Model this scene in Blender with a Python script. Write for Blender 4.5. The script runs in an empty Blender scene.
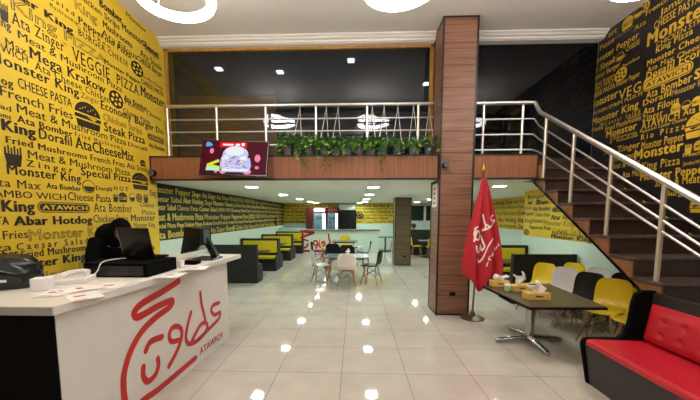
import bpy, bmesh, math, random
from mathutils import Vector, Matrix
random.seed(7)
C = bpy.context.scene.collection
S = bpy.context.scene
PI = math.pi

# ------------------------------------------------------------------ camera, world, exposure
CAMZ = 1.8
F, CX, CY, PITCH, YAW = 329.66, 343.16, 247.78, .0980, .03635
cd = bpy.data.cameras.new('camera'); cam = bpy.data.objects.new('camera', cd); C.objects.link(cam)
cam.location = (0, 0, CAMZ); cam.rotation_euler = (PI/2 - PITCH, 0, YAW)
cd.sensor_width = 36; cd.lens = F/700*36
cd.shift_x = (350-CX)/700; cd.shift_y = (CY-200)/700
cd.clip_start = .05; cd.clip_end = 100
S.camera = cam
w = bpy.data.worlds.new('night'); S.world = w; w.use_nodes = True
w.node_tree.nodes['Background'].inputs[0].default_value = (.02, .025, .04, 1)
w.node_tree.nodes['Background'].inputs[1].default_value = .3
S.view_settings.view_transform = 'Standard'; S.view_settings.look = 'None'
S.view_settings.gamma = 1; S.view_settings.use_curve_mapping = False
S.view_settings.exposure = 0.92
RING_STRENGTH, RING_COL = 13.0, (1, .965, .93)
DOWN_STRENGTH, DOWN_COL = 84.0, (.84, 1, .91)

# ------------------------------------------------------------------ pixel -> place (measuring the photograph)
def ray(p):
    u = (p[0]-CX)/F; v = (p[1]-CY)/F
    d = (u, math.cos(PITCH)-v*math.sin(PITCH), -math.sin(PITCH)-v*math.cos(PITCH))
    c, s = math.cos(YAW), math.sin(YAW)
    return Vector((d[0]*c-d[1]*s, d[0]*s+d[1]*c, d[2]))
def on_z(x, y, z=0):
    d = ray((x, y)); g = d*((z-CAMZ)/d.z); return Vector((g.x, g.y, z))
def on_y(x, y, Y):
    d = ray((x, y)); g = d*(Y/d.y); return Vector((g.x, Y, g.z+CAMZ))
def on_x(x, y, X):
    d = ray((x, y)); g = d*(X/d.x); return Vector((X, g.y, g.z+CAMZ))

# ------------------------------------------------------------------ materials
def lin(c):
    return tuple(((x/255)/12.92 if x/255 <= .04045 else ((x/255+.055)/1.055)**2.4) for x in c)
MATS = {}
def mat(name, rgb, rough=.5, metal=0, var=.05, scale=8, spec=.5, bump=0, coat=0, stretch=None, emit=0, emit_rgb=None, trans=0):
    if name in MATS: return MATS[name]
    m = bpy.data.materials.new(name); m.use_nodes = True; nt = m.node_tree; b = nt.nodes['Principled BSDF']
    col = lin(rgb)
    b.inputs['Roughness'].default_value = rough; b.inputs['Metallic'].default_value = metal
    b.inputs['Specular IOR Level'].default_value = spec
    b.inputs['Coat Weight'].default_value = coat
    b.inputs['Transmission Weight'].default_value = trans
    tc = nt.nodes.new('ShaderNodeTexCoord'); mp = nt.nodes.new('ShaderNodeMapping')
    mp.inputs['Scale'].default_value = stretch or (1, 1, 1)
    nz = nt.nodes.new('ShaderNodeTexNoise'); nz.inputs['Scale'].default_value = scale; nz.inputs['Detail'].default_value = 4
    rp = nt.nodes.new('ShaderNodeValToRGB')
    rp.color_ramp.elements[0].position = .3; rp.color_ramp.elements[1].position = .7
    rp.color_ramp.elements[0].color = tuple(x*(1-var) for x in col)+(1,)
    rp.color_ramp.elements[1].color = tuple(min(1, x*(1+var)) for x in col)+(1,)
    nt.links.new(tc.outputs['Object'], mp.inputs[0]); nt.links.new(mp.outputs[0], nz.inputs['Vector'])
    nt.links.new(nz.outputs[0], rp.inputs[0]); nt.links.new(rp.outputs[0], b.inputs['Base Color'])
    if bump:
        bp = nt.nodes.new('ShaderNodeBump'); bp.inputs['Strength'].default_value = bump; bp.inputs['Distance'].default_value = .01
        nt.links.new(nz.outputs[0], bp.inputs['Height']); nt.links.new(bp.outputs[0], b.inputs['Normal'])
    if emit:
        b.inputs['Emission Color'].default_value = (emit_rgb or col)+(1,) if len(emit_rgb or col) == 3 else emit_rgb
        b.inputs['Emission Strength'].default_value = emit
    MATS[name] = m
    return m
def glow(name, rgb_lin, strength):
    return mat(name, (235, 235, 235), .5, emit=strength, emit_rgb=tuple(rgb_lin))
def wood(name, dark, light, stretch, seams=None, rough=.42):
    if name in MATS: return MATS[name]
    m = bpy.data.materials.new(name); m.use_nodes = True; nt = m.node_tree; b = nt.nodes['Principled BSDF']
    b.inputs['Roughness'].default_value = rough
    tc = nt.nodes.new('ShaderNodeTexCoord'); mp = nt.nodes.new('ShaderNodeMapping'); mp.inputs['Scale'].default_value = stretch
    nz = nt.nodes.new('ShaderNodeTexNoise'); nz.inputs['Scale'].default_value = 1; nz.inputs['Detail'].default_value = 6; nz.inputs['Distortion'].default_value = .6
    rp = nt.nodes.new('ShaderNodeValToRGB'); rp.color_ramp.elements[0].position = .3; rp.color_ramp.elements[1].position = .72
    rp.color_ramp.elements[0].color = lin(dark)+(1,); rp.color_ramp.elements[1].color = lin(light)+(1,)
    nt.links.new(tc.outputs['Object'], mp.inputs[0]); nt.links.new(mp.outputs[0], nz.inputs['Vector']); nt.links.new(nz.outputs[0], rp.inputs[0])
    out = rp.outputs[0]
    if seams:                                           # board joints every `seams` metres of height
        sx = nt.nodes.new('ShaderNodeSeparateXYZ'); nt.links.new(tc.outputs['Object'], sx.inputs[0])
        md = nt.nodes.new('ShaderNodeMath'); md.operation = 'PINGPONG'; md.inputs[1].default_value = seams/2
        nt.links.new(sx.outputs['Z'], md.inputs[0])
        lt = nt.nodes.new('ShaderNodeMath'); lt.operation = 'LESS_THAN'; lt.inputs[1].default_value = .006
        nt.links.new(md.outputs[0], lt.inputs[0])
        mx = nt.nodes.new('ShaderNodeMixRGB'); mx.inputs[2].default_value = tuple(x*.45 for x in lin(dark))+(1,)
        nt.links.new(lt.outputs[0], mx.inputs[0]); nt.links.new(out, mx.inputs[1]); out = mx.outputs[0]
    nt.links.new(out, b.inputs['Base Color'])
    MATS[name] = m
    return m
def floor_mat():
    m = bpy.data.materials.new('floor_tiles'); m.use_nodes = True; nt = m.node_tree; b = nt.nodes['Principled BSDF']
    tc = nt.nodes.new('ShaderNodeTexCoord'); mp = nt.nodes.new('ShaderNodeMapping')
    T = .734
    mp.inputs['Location'].default_value = (.1493+T*20, -3.619+T*20, 0)
    br = nt.nodes.new('ShaderNodeTexBrick'); br.offset = 0; br.squash = 1
    br.inputs['Scale'].default_value = 1; br.inputs['Brick Width'].default_value = T; br.inputs['Row Height'].default_value = T
    br.inputs['Mortar Size'].default_value = .0032; br.inputs['Mortar Smooth'].default_value = .3
    br.inputs['Color1'].default_value = lin((204, 195, 184))+(1,); br.inputs['Color2'].default_value = lin((198, 189, 178))+(1,)
    br.inputs['Mortar'].default_value = lin((122, 113, 104))+(1,)
    nz = nt.nodes.new('ShaderNodeTexNoise'); nz.inputs['Scale'].default_value = 2.5; nz.inputs['Detail'].default_value = 6
    rp = nt.nodes.new('ShaderNodeValToRGB'); rp.color_ramp.elements[0].color = (.88, .87, .86, 1); rp.color_ramp.elements[1].color = (1, 1, 1, 1)
    rp.color_ramp.elements[0].position = .3; rp.color_ramp.elements[1].position = .65
    mx = nt.nodes.new('ShaderNodeMixRGB'); mx.blend_type = 'MULTIPLY'; mx.inputs[0].default_value = 1
    # scattered small dirt spots
    vz = nt.nodes.new('ShaderNodeTexNoise'); vz.inputs['Scale'].default_value = 9; vz.inputs['Detail'].default_value = 3
    vr = nt.nodes.new('ShaderNodeValToRGB'); vr.color_ramp.elements[0].position = .72; vr.color_ramp.elements[1].position = .80
    vr.color_ramp.elements[0].color = (1, 1, 1, 1); vr.color_ramp.elements[1].color = (.72, .70, .68, 1)
    m2 = nt.nodes.new('ShaderNodeMixRGB'); m2.blend_type = 'MULTIPLY'; m2.inputs[0].default_value = 1
    nt.links.new(tc.outputs['Object'], mp.inputs[0]); nt.links.new(mp.outputs[0], br.inputs['Vector'])
    nt.links.new(tc.outputs['Object'], nz.inputs['Vector']); nt.links.new(nz.outputs[0], rp.inputs[0])
    nt.links.new(tc.outputs['Object'], vz.inputs['Vector']); nt.links.new(vz.outputs[0], vr.inputs[0])
    nt.links.new(br.outputs['Color'], mx.inputs[1]); nt.links.new(rp.outputs[0], mx.inputs[2])
    nt.links.new(mx.outputs[0], m2.inputs[1]); nt.links.new(vr.outputs[0], m2.inputs[2])
    nt.links.new(m2.outputs[0], b.inputs['Base Color'])
    b.inputs['Roughness'].default_value = .045; b.inputs['Specular IOR Level'].default_value = .5
    return m
def glass_mat(name, tint, refl=1.5, rough=0.0):
    m = bpy.data.materials.new(name); m.use_nodes = True; nt = m.node_tree; nt.nodes.clear()
    o = nt.nodes.new('ShaderNodeOutputMaterial'); t = nt.nodes.new('ShaderNodeBsdfTransparent'); g = nt.nodes.new('ShaderNodeBsdfGlossy')
    t.inputs[0].default_value = tuple(tint)+(1,); g.inputs['Roughness'].default_value = rough
    f = nt.nodes.new('ShaderNodeFresnel'); f.inputs[0].default_value = refl
    x = nt.nodes.new('ShaderNodeMixShader'); nt.links.new(f.outputs[0], x.inputs[0]); nt.links.new(t.outputs[0], x.inputs[1]); nt.links.new(g.outputs[0], x.inputs[2])
    nt.links.new(x.outputs[0], o.inputs[0]); MATS[name] = m
    return m

M_FLOOR = floor_mat()
M_YEL = mat('yellow_wallpaper', (217, 182, 40), .55, var=.03)
M_YELTXT = mat('dark_print', (42, 34, 18), .55)
M_BLK = mat('black_wallpaper', (34, 31, 32), .45, var=.08)
M_BLKTXT = mat('yellow_print', (212, 172, 48), .5)
M_DGREEN = mat('dark_green_wallpaper', (33, 43, 39), .6, spec=.2, var=.08)
M_DGTXT = mat('olive_print', (204, 178, 56), .5)
M_MINT = mat('mint_white_paint', (206, 222, 210), .5, var=.02)
M_CEIL = mat('white_ceiling_paint', (228, 222, 216), .7, var=.02)
M_MCEIL = mat('white_gypsum_paint', (228, 234, 226), .6, var=.02)
M_DARKROOM = mat('dark_grey_paint', (116, 120, 128), .8)
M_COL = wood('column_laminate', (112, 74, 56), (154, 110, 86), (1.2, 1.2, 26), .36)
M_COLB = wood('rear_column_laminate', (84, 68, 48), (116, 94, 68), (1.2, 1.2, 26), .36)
M_BAND = wood('balcony_laminate', (128, 78, 50), (160, 104, 70), (30, 30, 1.2))
M_STRING = wood('stringer_laminate', (124, 80, 52), (160, 110, 74), (3, 9, 9))
M_TRIM = mat('black_trim', (30, 26, 27), .4)
M_FRAME = wood('window_frame_wood', (150, 104, 44), (196, 150, 72), (20, 20, 1.5))
M_STEEL = mat('brushed_steel', (226, 222, 218), .36, 1, scale=40)
M_CHROME = mat('dull_chrome', (190, 190, 190), .22, 1, scale=30)
M_WHITE = mat('white_laminate', (222, 216, 209), .4, var=.02)
M_BLACK = mat('matt_black', (13, 13, 14), .7, var=.1, spec=.04)
M_BLACKG = mat('gloss_black_plastic', (16, 16, 18), .25)
M_BOOTH = wood('black_booth_board', (13, 11, 11), (26, 22, 21), (4, 30, 30), rough=.6)
M_DARKWOOD = wood('black_oak', (26, 21, 19), (44, 37, 33), (4, 30, 30), rough=.45)
M_RED = mat('red_sign_paint', (196, 28, 26), .45, var=.03)
M_REDLEATHER = mat('red_leatherette', (186, 26, 42), .38, scale=60, bump=.08)
M_YELLEATHER = mat('yellow_leatherette', (206, 182, 22), .45, scale=50, bump=.05)
M_TREAD = wood('brown_granite', (58, 44, 40), (92, 74, 68), (18, 18, 18), rough=.35)
M_RISER = wood('brown_stone_riser', (48, 32, 28), (70, 50, 44), (8, 8, 8), rough=.4)
M_FLAG = mat('red_flag_satin', (184, 28, 44), .5, scale=30)
M_FLAGTXT = mat('white_flag_print', (240, 226, 222), .6)
M_YCHAIR = mat('yellow_plastic', (222, 188, 12), .35, var=.03)
M_WCHAIR = mat('white_plastic', (214, 208, 210), .35, var=.02)
M_PCHAIR = mat('pale_pink_plastic', (236, 220, 210), .35, var=.02)
M_MCHAIR = mat('off_white_plastic', (214, 220, 206), .35, var=.02)
M_BCHAIR = mat('black_plastic', (15, 15, 17), .4, spec=.25)
M_GCHAIR = mat('grey_cushion', (92, 106, 104), .7)
M_BEECH = wood('beech_leg', (150, 108, 64), (188, 142, 92), (40, 40, 3))
M_WIRE = mat('black_wire', (26, 26, 28), .4, 1)
M_TABLE = wood('dark_walnut_top', (56, 46, 36), (78, 66, 50), (3, 22, 3), rough=.3)
M_GTABLE = mat('grey_blue_tabletop', (96, 108, 118), .35)
M_POT = mat('charcoal_pot', (84, 86, 88), .55)
M_LEAF = mat('leaf_green', (86, 142, 56), .5, var=.35, scale=14)
M_LEAF2 = mat('leaf_light_green', (142, 178, 78), .5, var=.3, scale=14)
M_PAPER = mat('white_paper', (236, 232, 230), .8, var=.01)
M_KRAFT = mat('yellow_carton', (222, 184, 96), .6, var=.08)
M_RINGLIGHT = glow('ring_light', RING_COL, RING_STRENGTH)
M_DOWN = glow('downlight_panel', DOWN_COL, DOWN_STRENGTH)
M_SKIN = mat('skin', (168, 118, 92), .5)
M_CLOTH = mat('black_cloth', (9, 9, 10), .9, spec=.08)
M_BLUECLOTH = mat('blue_grey_cloth', (86, 110, 124), .85)
M_HAIR = mat('black_hair', (20, 16, 15), .45)

# ------------------------------------------------------------------ mesh helpers
class MB:
    def __init__(s): s.v = []; s.f = []; s.mi = []; s.m = 0
    def add(s, vs, fs):
        n = len(s.v); s.v += [tuple(p) for p in vs]; s.f += [tuple(i+n for i in q) for q in fs]; s.mi += [s.m]*len(fs); return s
    def box(s, x0, x1, y0, y1, z0, z1):
        return s.add([(x0,y0,z0),(x1,y0,z0),(x1,y1,z0),(x0,y1,z0),(x0,y0,z1),(x1,y0,z1),(x1,y1,z1),(x0,y1,z1)],
                     [(0,3,2,1),(4,5,6,7),(0,1,5,4),(1,2,6,5),(2,3,7,6),(3,0,4,7)])
    def poly(s, pts): return s.add(pts, [tuple(range(len(pts)))])
    def prism(s, pts, vec):
        n = len(pts); vec = Vector(vec); a = [Vector(p) for p in pts]; b = [p+vec for p in a]
        return s.add(a+b, [tuple(range(n-1,-1,-1)), tuple(range(n,2*n))]+[(i,(i+1)%n,n+(i+1)%n,n+i) for i in range(n)])
    def tube(s, pts, r, n=8, closed=False):
        pts = [Vector(p) for p in pts]; k = len(pts); rs = r if isinstance(r, (list, tuple)) else [r]*k
        up = Vector((0,0,1)); vs = []; prev = None
        for i, p in enumerate(pts):
            if closed: t = pts[(i+1)%k]-pts[i-1]
            else: t = pts[min(i+1,k-1)]-pts[max(i-1,0)]
            t.normalize()
            if prev is None:
                a = t.cross(up) if abs(t.z) < .95 else t.cross(Vector((1,0,0)))
            else: a = prev-t*prev.dot(t)
            a.normalize(); b = t.cross(a); prev = a
            vs += [p+(a*math.cos(2*PI*j/n)+b*math.sin(2*PI*j/n))*rs[i] for j in range(n)]
        fs = []
        for i in range(k if closed else k-1):
            o = i*n; q = ((i+1)%k)*n
            fs += [(o+j, o+(j+1)%n, q+(j+1)%n, q+j) for j in range(n)]
        if not closed: fs += [tuple(range(n-1,-1,-1)), tuple(range((k-1)*n, k*n))]
        return s.add(vs, fs)
    def lathe(s, cx, cy, prof, n=20):
        vs = []; fs = []
        for r, z in prof: vs += [(cx+r*math.cos(2*PI*j/n), cy+r*math.sin(2*PI*j/n), z) for j in range(n)]
        for i in range(len(prof)-1): fs += [(i*n+j, i*n+(j+1)%n, (i+1)*n+(j+1)%n, (i+1)*n+j) for j in range(n)]
        fs += [tuple(range(n-1,-1,-1)), tuple(range((len(prof)-1)*n, len(prof)*n))]
        return s.add(vs, fs)
    def ball(s, c, r, n=12, m=8, f=None):
        r = r if isinstance(r, (tuple, list)) else (r,r,r); vs = []; fs = []
        for i in range(m+1):
            a = PI*i/m
            for j in range(n):
                b = 2*PI*j/n; p = Vector((math.sin(a)*math.cos(b), math.sin(a)*math.sin(b), math.cos(a)))
                if f: p = f(p)
                vs.append((c[0]+p.x*r[0], c[1]+p.y*r[1], c[2]+p.z*r[2]))
        for i in range(m): fs += [(i*n+j, (i+1)*n+j, (i+1)*n+(j+1)%n, i*n+(j+1)%n) for j in range(n)]
        return s.add(vs, fs)
    def grid(s, fn, nu, nv):
        vs = [fn(i/nu, j/nv) for i in range(nu+1) for j in range(nv+1)]
        return s.add(vs, [(i*(nv+1)+j, (i+1)*(nv+1)+j, (i+1)*(nv+1)+j+1, i*(nv+1)+j+1) for i in range(nu) for j in range(nv)])
    def build(s, name, mats, parent=None, smooth=0, bevel=0, solid=0, subsurf=0, recalc=True, world=False):
        me = bpy.data.meshes.new(name)
        v = s.v
        if world and parent:
            o = Vector((0,0,0)); q = parent
            while q: o += q.location; q = q.parent
            v = [tuple(Vector(p)-o) for p in v]
        me.from_pydata(v, [], s.f); mats = mats if isinstance(mats, (list, tuple)) else [mats]
        for m in mats: me.materials.append(m)
        if len(mats) > 1: me.polygons.foreach_set('material_index', s.mi)
        if recalc:
            bm = bmesh.new(); bm.from_mesh(me); bmesh.ops.recalc_face_normals(bm, faces=bm.faces); bm.to_mesh(me); bm.free()
        if smooth:
            me.polygons.foreach_set('use_smooth', [True]*len(me.polygons)); me.set_sharp_from_angle(angle=math.radians(smooth))
        ob = bpy.data.objects.new(name, me); C.objects.link(ob)
        if parent: ob.parent = parent
        if solid:
            d = ob.modifiers.new('thickness', 'SOLIDIFY'); d.thickness = solid; d.offset = 0
        if bevel:
            d = ob.modifiers.new('bevel', 'BEVEL'); d.width = bevel; d.segments = 2; d.limit_method = 'ANGLE'
        if subsurf:
            d = ob.modifiers.new('smooth', 'SUBSURF'); d.levels = d.render_levels = subsurf
        return ob
def tag(o, label, cat, group=None):
    o['label'] = label; o['category'] = cat
    if group: o['group'] = group
    return o
def thing(name, label, cat, loc=(0,0,0), rz=0, group=None):
    o = bpy.data.objects.new(name, None); C.objects.link(o); o.empty_display_size = .1
    o.location = loc; o.rotation_euler = (0,0,rz)
    return tag(o, label, cat, group)
def struct(o): o['kind'] = 'structure'; return o
def copy_tree(o, parent=None):
    kids = [k for k in bpy.data.objects if k.parent == o]
    c = o.copy(); C.objects.link(c); c.parent = parent
    for k in kids: copy_tree(k, c)
    return c
ORD = ['first','second','third','fourth','fifth','sixth','seventh','eighth','ninth','tenth','eleventh','twelfth']

# ------------------------------------------------------------------ lettering
CACHE = {}
def glyphs(text, style):
    k = (text, style)
    if k in CACHE: return CACHE[k]
    cu = bpy.data.curves.new('t', 'FONT'); cu.body = text; cu.size = 1; cu.resolution_u = 2
    if style in 'bxg': cu.space_character = 1.08
    if style == 'f': cu.space_character = 1.12
    if style == 't': cu.offset = -.008
    if style == 's': cu.space_character = 1.55
    if style == 'i': cu.shear = .25
    if style == 'o':
        cu.fill_mode = 'NONE'; cu.bevel_depth = .016; cu.bevel_resolution = 0
    ob = bpy.data.objects.new('t', cu); C.objects.link(ob)
    me = bpy.data.meshes.new_from_object(ob.evaluated_get(bpy.context.evaluated_depsgraph_get()))
    vs = [tuple(v.co) for v in me.vertices]; fs = [tuple(p.vertices) for p in me.polygons]
    bpy.data.objects.remove(ob); bpy.data.curves.remove(cu); bpy.data.meshes.remove(me)
    D = {'g': [(-.024,0),(-.008,0),(.008,0),(.024,0)], 'f': [(-.008,0),(.008,0)], 'b': [(-.026,0),(-.009,.01),(.009,-.01),(.026,0)], 'x': [(-.048,0),(-.032,.016),(-.016,-.014),(0,.016),(.016,-.014),(.032,.016),(.048,0)], 'r': [(-.009,0),(.009,0)], 's': [(-.016,0),(0,0),(.016,0)], 'i': [(-.02,0),(0,0),(.02,0)]}.get(style, [(0,0)])
    if style in 'fg':                                          # slab serifs at the flat ends of the stems
        cnt = {}
        for q in fs:
            for i in range(len(q)): e = tuple(sorted((q[i], q[i-1]))); cnt[e] = cnt.get(e, 0)+1
        top = max(v[1] for v in vs); bars = []
        for (i, j), c in cnt.items():
            a, b = vs[i], vs[j]
            if c == 1 and abs(a[1]-b[1]) < .006 and .03 < abs(a[0]-b[0]) < .19 and (abs(a[1]) < .01 or a[1] > .42):
                bars.append((min(a[0], b[0])-.05, max(a[0], b[0])+.05, a[1]))
        for x0_, x1_, y_ in bars:
            d_ = .05 if y_ < .01 else -.05; n_ = len(vs)
            vs += [(x0_, y_, .0003), (x1_, y_, .0003), (x1_, y_+d_, .0003), (x0_, y_+d_, .0003)]; fs.append((n_, n_+1, n_+2, n_+3))
    n0 = len(vs); v0, f0 = vs, fs; vs = []; fs = []
    for k_, (dx, dy) in enumerate(D):                          # heavier weights: overlapping offset copies
        vs += [(a+dx, b+dy, c+k_*.0004) for a, b, c in v0]; fs += [tuple(i+n0*k_ for i in q) for q in f0]
    x0 = min(v[0] for v in vs); x1 = max(v[0] for v in vs)
    CACHE[k] = ([(v[0]-x0, v[1], v[2] if style != 'o' else v[2]*.1) for v in vs], fs, x1-x0)
    return CACHE[k]
CAP = .70
def put_text(mb, text, style, org, xd, zd, nd, width, cap):
    vs, fs, w0 = glyphs(text, style); kx = width/w0; kz = cap/CAP
    org, xd, zd, nd = Vector(org), Vector(xd), Vector(zd), Vector(nd)
    mb.add([org+xd*(v[0]*kx)+zd*(v[1]*kz)+nd*v[2] for v in vs], fs)
class Wall:
    """a printed wall surface; s runs in reading direction, z up"""
    def __init__(s, plane, val, sgn, nd):
        s.plane, s.val, s.sgn, s.nd = plane, val, sgn, Vector(nd); s.mb = MB(); s.k = 1.12 if val < 0 else .95
    def P(s, a, z, k=1):
        e = .0025*k
        return Vector((s.val, a, z))+s.nd*e if s.plane == 'x' else Vector((a, s.val, z))+s.nd*e
    def xd(s): return Vector((0, s.sgn, 0)) if s.plane == 'x' else Vector((s.sgn, 0, 0))
    def px(s, x, y):
        q = on_x(x, y, s.val) if s.plane == 'x' else on_y(x, y, s.val)
        return (q.y if s.plane == 'x' else q.x), q.z
    def text(s, t, style, a, z, width, cap): put_text(s.mb, t, style, s.P(a, z), s.xd(), (0,0,1), s.nd, width, cap)
    def item(s, t, style, x0, y0, x1, y1, h):
        a0, z0 = s.px(x0, y0); a1, z1 = s.px(x1, y1); hz = s.px(x0, y0-h)[1]-z0
        s.text(t, style, a0, (z0+z1)/2, abs(a1-a0), hz*s.k)
    def shape(s, pts, k=1, m=0):
        s.mb.m = m; s.mb.poly([s.P(a, z, k) for a, z in pts]); s.mb.m = 0
    def ell(s, a, z, ra, rz, k=1, m=0, n=18, t0=0, t1=2*PI):
        s.shape([(a+ra*math.cos(t0+(t1-t0)*i/n), z+rz*math.sin(t0+(t1-t0)*i/n)) for i in range(n if t1-t0 > 6 else n+1)], k, m)
    def pill(s, a0, a1, z0, z1, text='ATAWICH', flip=True):
        lo, hi = min(a0,a1), max(a0,a1); r = (z1-z0)/2; zc = (z0+z1)/2
        def stad(d): return [(hi-r+(r-d)*math.cos(t), zc+(r-d)*math.sin(t)) for t in [-PI/2+PI*i/8 for i in range(9)]]+[(lo+r+(r-d)*math.cos(t), zc+(r-d)*math.sin(t)) for t in [PI/2+PI*i/8 for i in range(9)]]
        s.shape(stad(0), 1, 0); s.shape(stad(r*.16), 1.6, 1); s.shape(stad(r*.3), 2.2, 0)
        st = lo+r*.8 if s.sgn > 0 else hi-r*.8
        s.mb.m = 1; put_text(s.mb, text, 'b', s.P(st, zc-r*.42, 3), s.xd(), (0,0,1), s.nd, (hi-lo)-1.6*r, r*.84); s.mb.m = 0
    def burger(s, a, z, ra, rz):
        s.ell(a, z+.1*rz, ra, .9*rz, 1, 0, 14, 0, PI)
        s.shape([(a-ra*1.02, z-.02*rz), (a+ra*1.02, z-.02*rz), (a+ra*1.02, z-.3*rz), (a-ra*1.02, z-.3*rz)])
        s.shape([(a-ra*.95, z-.42*rz), (a+ra*.95, z-.42*rz), (a+ra*.85, z-.95*rz), (a-ra*.85, z-.95*rz)])
        for i in range(7): s.ell(a+ra*(-.6+.2*i), z+rz*(.35+.25*((i*7)%3)/2), ra*.05, rz*.05, 1.6, 1, 6)
        s.shape([(a-ra*.1, z-.06*rz), (a+ra*.7, z-.06*rz), (a+ra*.45, z-.28*rz)], 1.6, 1)
    def pizza(s, a, z, ra, rz):
        s.ell(a, z, ra, rz)
        for i in range(6):
            t = i*PI/3+.3; s.ell(a+ra*.58*math.cos(t), z+rz*.58*math.sin(t), ra*.2, rz*.2, 1.6, 1, 8)
        s.ell(a, z, ra*.14, rz*.14, 1.6, 1, 8)
    def fries(s, a, z, ra, rz):
        s.shape([(a-ra, z+.2*rz), (a+ra, z+.2*rz), (a+ra*.75, z-rz), (a-ra*.75, z-rz)])
        for i in range(6):
            q = a-ra*.85+i*ra*.34; s.shape([(q-.1*ra, z+.2*rz), (q+.1*ra, z+.2*rz), (q+.12*ra, z+rz*(.8+.2*(i%2))), (q-.08*ra, z+rz*(.8+.2*(i%2)))])
    def bowl(s, a, z, ra, rz):
        s.ell(a, z, ra, rz); s.ell(a, z, ra*.88, rz*.88, 1.6, 1); s.ell(a, z, ra*.8, rz*.8, 2.2, 0, 12, PI, 2*PI)
    def icon(s, kind, x0, y0, x1, y1):
        xm, ym = (x0+x1)/2, (y0+y1)/2
        a0, _ = s.px(x0, ym); a1, _ = s.px(x1, ym); a, z = s.px(xm, ym); zt = s.px(xm, y0)[1]; zb = s.px(xm, y1)[1]
        getattr(s, kind)((a0+a1)/2, (zt+zb)/2, abs(a1-a0)/2, abs(zt-zb)/2)
    def pillpx(s, x0, yt0, yb0, x1, yt1, yb1):
        a0, zt = s.px(x0, yt0); _, zb = s.px(x0, yb0); a1, zt1 = s.px(x1, yt1); _, zb1 = s.px(x1, yb1)
        s.pill(a0, a1, (zb+zb1)/2, (zt+zt1)/2)
    def fill(s, a0, a1, z0, z1, hmin=.07, hmax=.16, styles='bbbrrtxisofg'):
        lo, hi = min(a0,a1), max(a0,a1); z = z1
        R = random.Random(int(abs(s.val)*100)+int(lo*10))
        while True:
            h = R.uniform(hmin, hmax)
            if z-h*1.28 < z0:
                h = (z-z0)/1.3
                if h < .045: break
            z -= h*1.28; p = 0.0; L = hi-lo
            while p < L-.12:
                k = R.random()
                if k < .06 and L-p > h*1.2:
                    q = lo+p+h*.55 if s.sgn > 0 else hi-p-h*.55
                    getattr(s, R.choice(['burger','pizza','bowl','fries']))(q, z+h*.45, h*.5, h*.5); p += h*1.25; continue
                if k < .10 and L-p > h*5:
                    q0 = lo+p if s.sgn > 0 else hi-p; q1 = q0+s.sgn*h*4.4
                    s.pill(q0, q1, z-h*.05, z+h*1.0); p += h*4.7; continue
                t = R.choice(PHR); st = R.choice(styles); _, _, w0 = glyphs(t, st)
                wd = w0*h/CAP*R.uniform(.75, 1.05)
                if p+wd > L:
                    wd = L-p
                    if wd < w0*h/CAP*.5: break
                q = lo+p if s.sgn > 0 else hi-p
                s.text(t, st, q, z+h*.12, wd, h*R.uniform(.8, .95)); p += wd+h*.45
    def done(s, parent, mt, mg): return s.mb.build('printed_lettering', [mt, mg], parent, recalc=False)
PHR = ['Monster King','Pepperoni Pizza','Ata Bomber','Meat & Mushroom Pizza','French Fries','Cheese Pasta','Steak Pizza','Caesar Salad','Ata Max',
       'Fried Mushrooms','Abar Hotdog','Chicken Strips','Monster Pepper','Ata Zinger','Dorafil','Special Pizza','JAMBO WICH','CHEESE PASTA','Ata Filous',
       'VEGGIE PIZZA','Burger','Economy','Mega Krakow','Zinger','Monster Cheese']

# ------------------------------------------------------------------ the room
XL, XR, XLR, XRR = -3.7, 4.5, -3.85, 5.65
YC, YG, YGR, YB = 6.35, 6.6, 6.62, 17.7
ZC, ZM0, ZM1 = 5.1, 2.43, 2.86
Y0 = -4.0
struct(MB().box(-4.1, 5.95, Y0-.2, YB+.2, -.15, 0).build('floor', M_FLOOR))
struct(MB().box(-4.1, 5.95, Y0-.2, 11.2, ZC, ZC+.15).build('ceiling', M_CEIL))
wl = struct(MB().box(XL-.3, XL, Y0, 6.1, 0, ZM0).box(XL-.3, XL, Y0, 5.93, ZM0, ZM1).box(XL-.3, XL, Y0, 6.9, ZM1, ZC).build('wall_left', M_YEL))
wr = struct(MB().box(XR, XR+.25, Y0, 8.8, 0, ZC).box(XR, XRR+.2, 8.8, 9.0, 0, ZC).build('wall_right', M_MINT))
wlr = struct(MB().box(XLR-.25, XLR, 6.1, YB, 0, ZM0).build('wall_left_rear', M_MINT))
wrr = struct(MB().box(XRR, XRR+.25, 9.0, YB, 0, ZM0).build('wall_right_rear', M_MINT))
wb = struct(MB().box(XLR-.25, XRR+.25, YB, YB+.2, 0, ZM0).build('wall_back', M_MINT))
wf = struct(MB().box(-4.1, 5.9, Y0-.2, Y0, 0, ZC).build('wall_front', mat('front_wall_brown', (92, 74, 60), .6)))
# mezzanine slab with its white soffit, the dark room behind the glass
ms = struct(MB().box(XLR-.25, 3.165, 6.05, YB+.2, ZM0, ZM1).box(3.165, XRR+.25, 6.5, YB+.2, ZM0, ZM1).build('mezzanine_floor', M_MCEIL))
struct(MB().box(-4.1, -3.95, 6.9, 11.0, ZM1, ZC).box(4.75, 4.9, 9.0, 11.0, ZM1, ZC).box(-4.1, 4.9, 11.0, 11.2, ZM1, ZC).build('wall_mezzanine', M_DARKROOM))
struct(MB().box(-3.95, 4.75, YGR+.1, 11.0, ZC-.04, ZC-.002).build('ceiling_mezzanine', M_DARKROOM))
struct(MB().box(-3.95, 4.7, YGR+.1, 11.0, ZM1, ZM1+.012).build('floor_mezzanine', M_DARKROOM))
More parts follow.
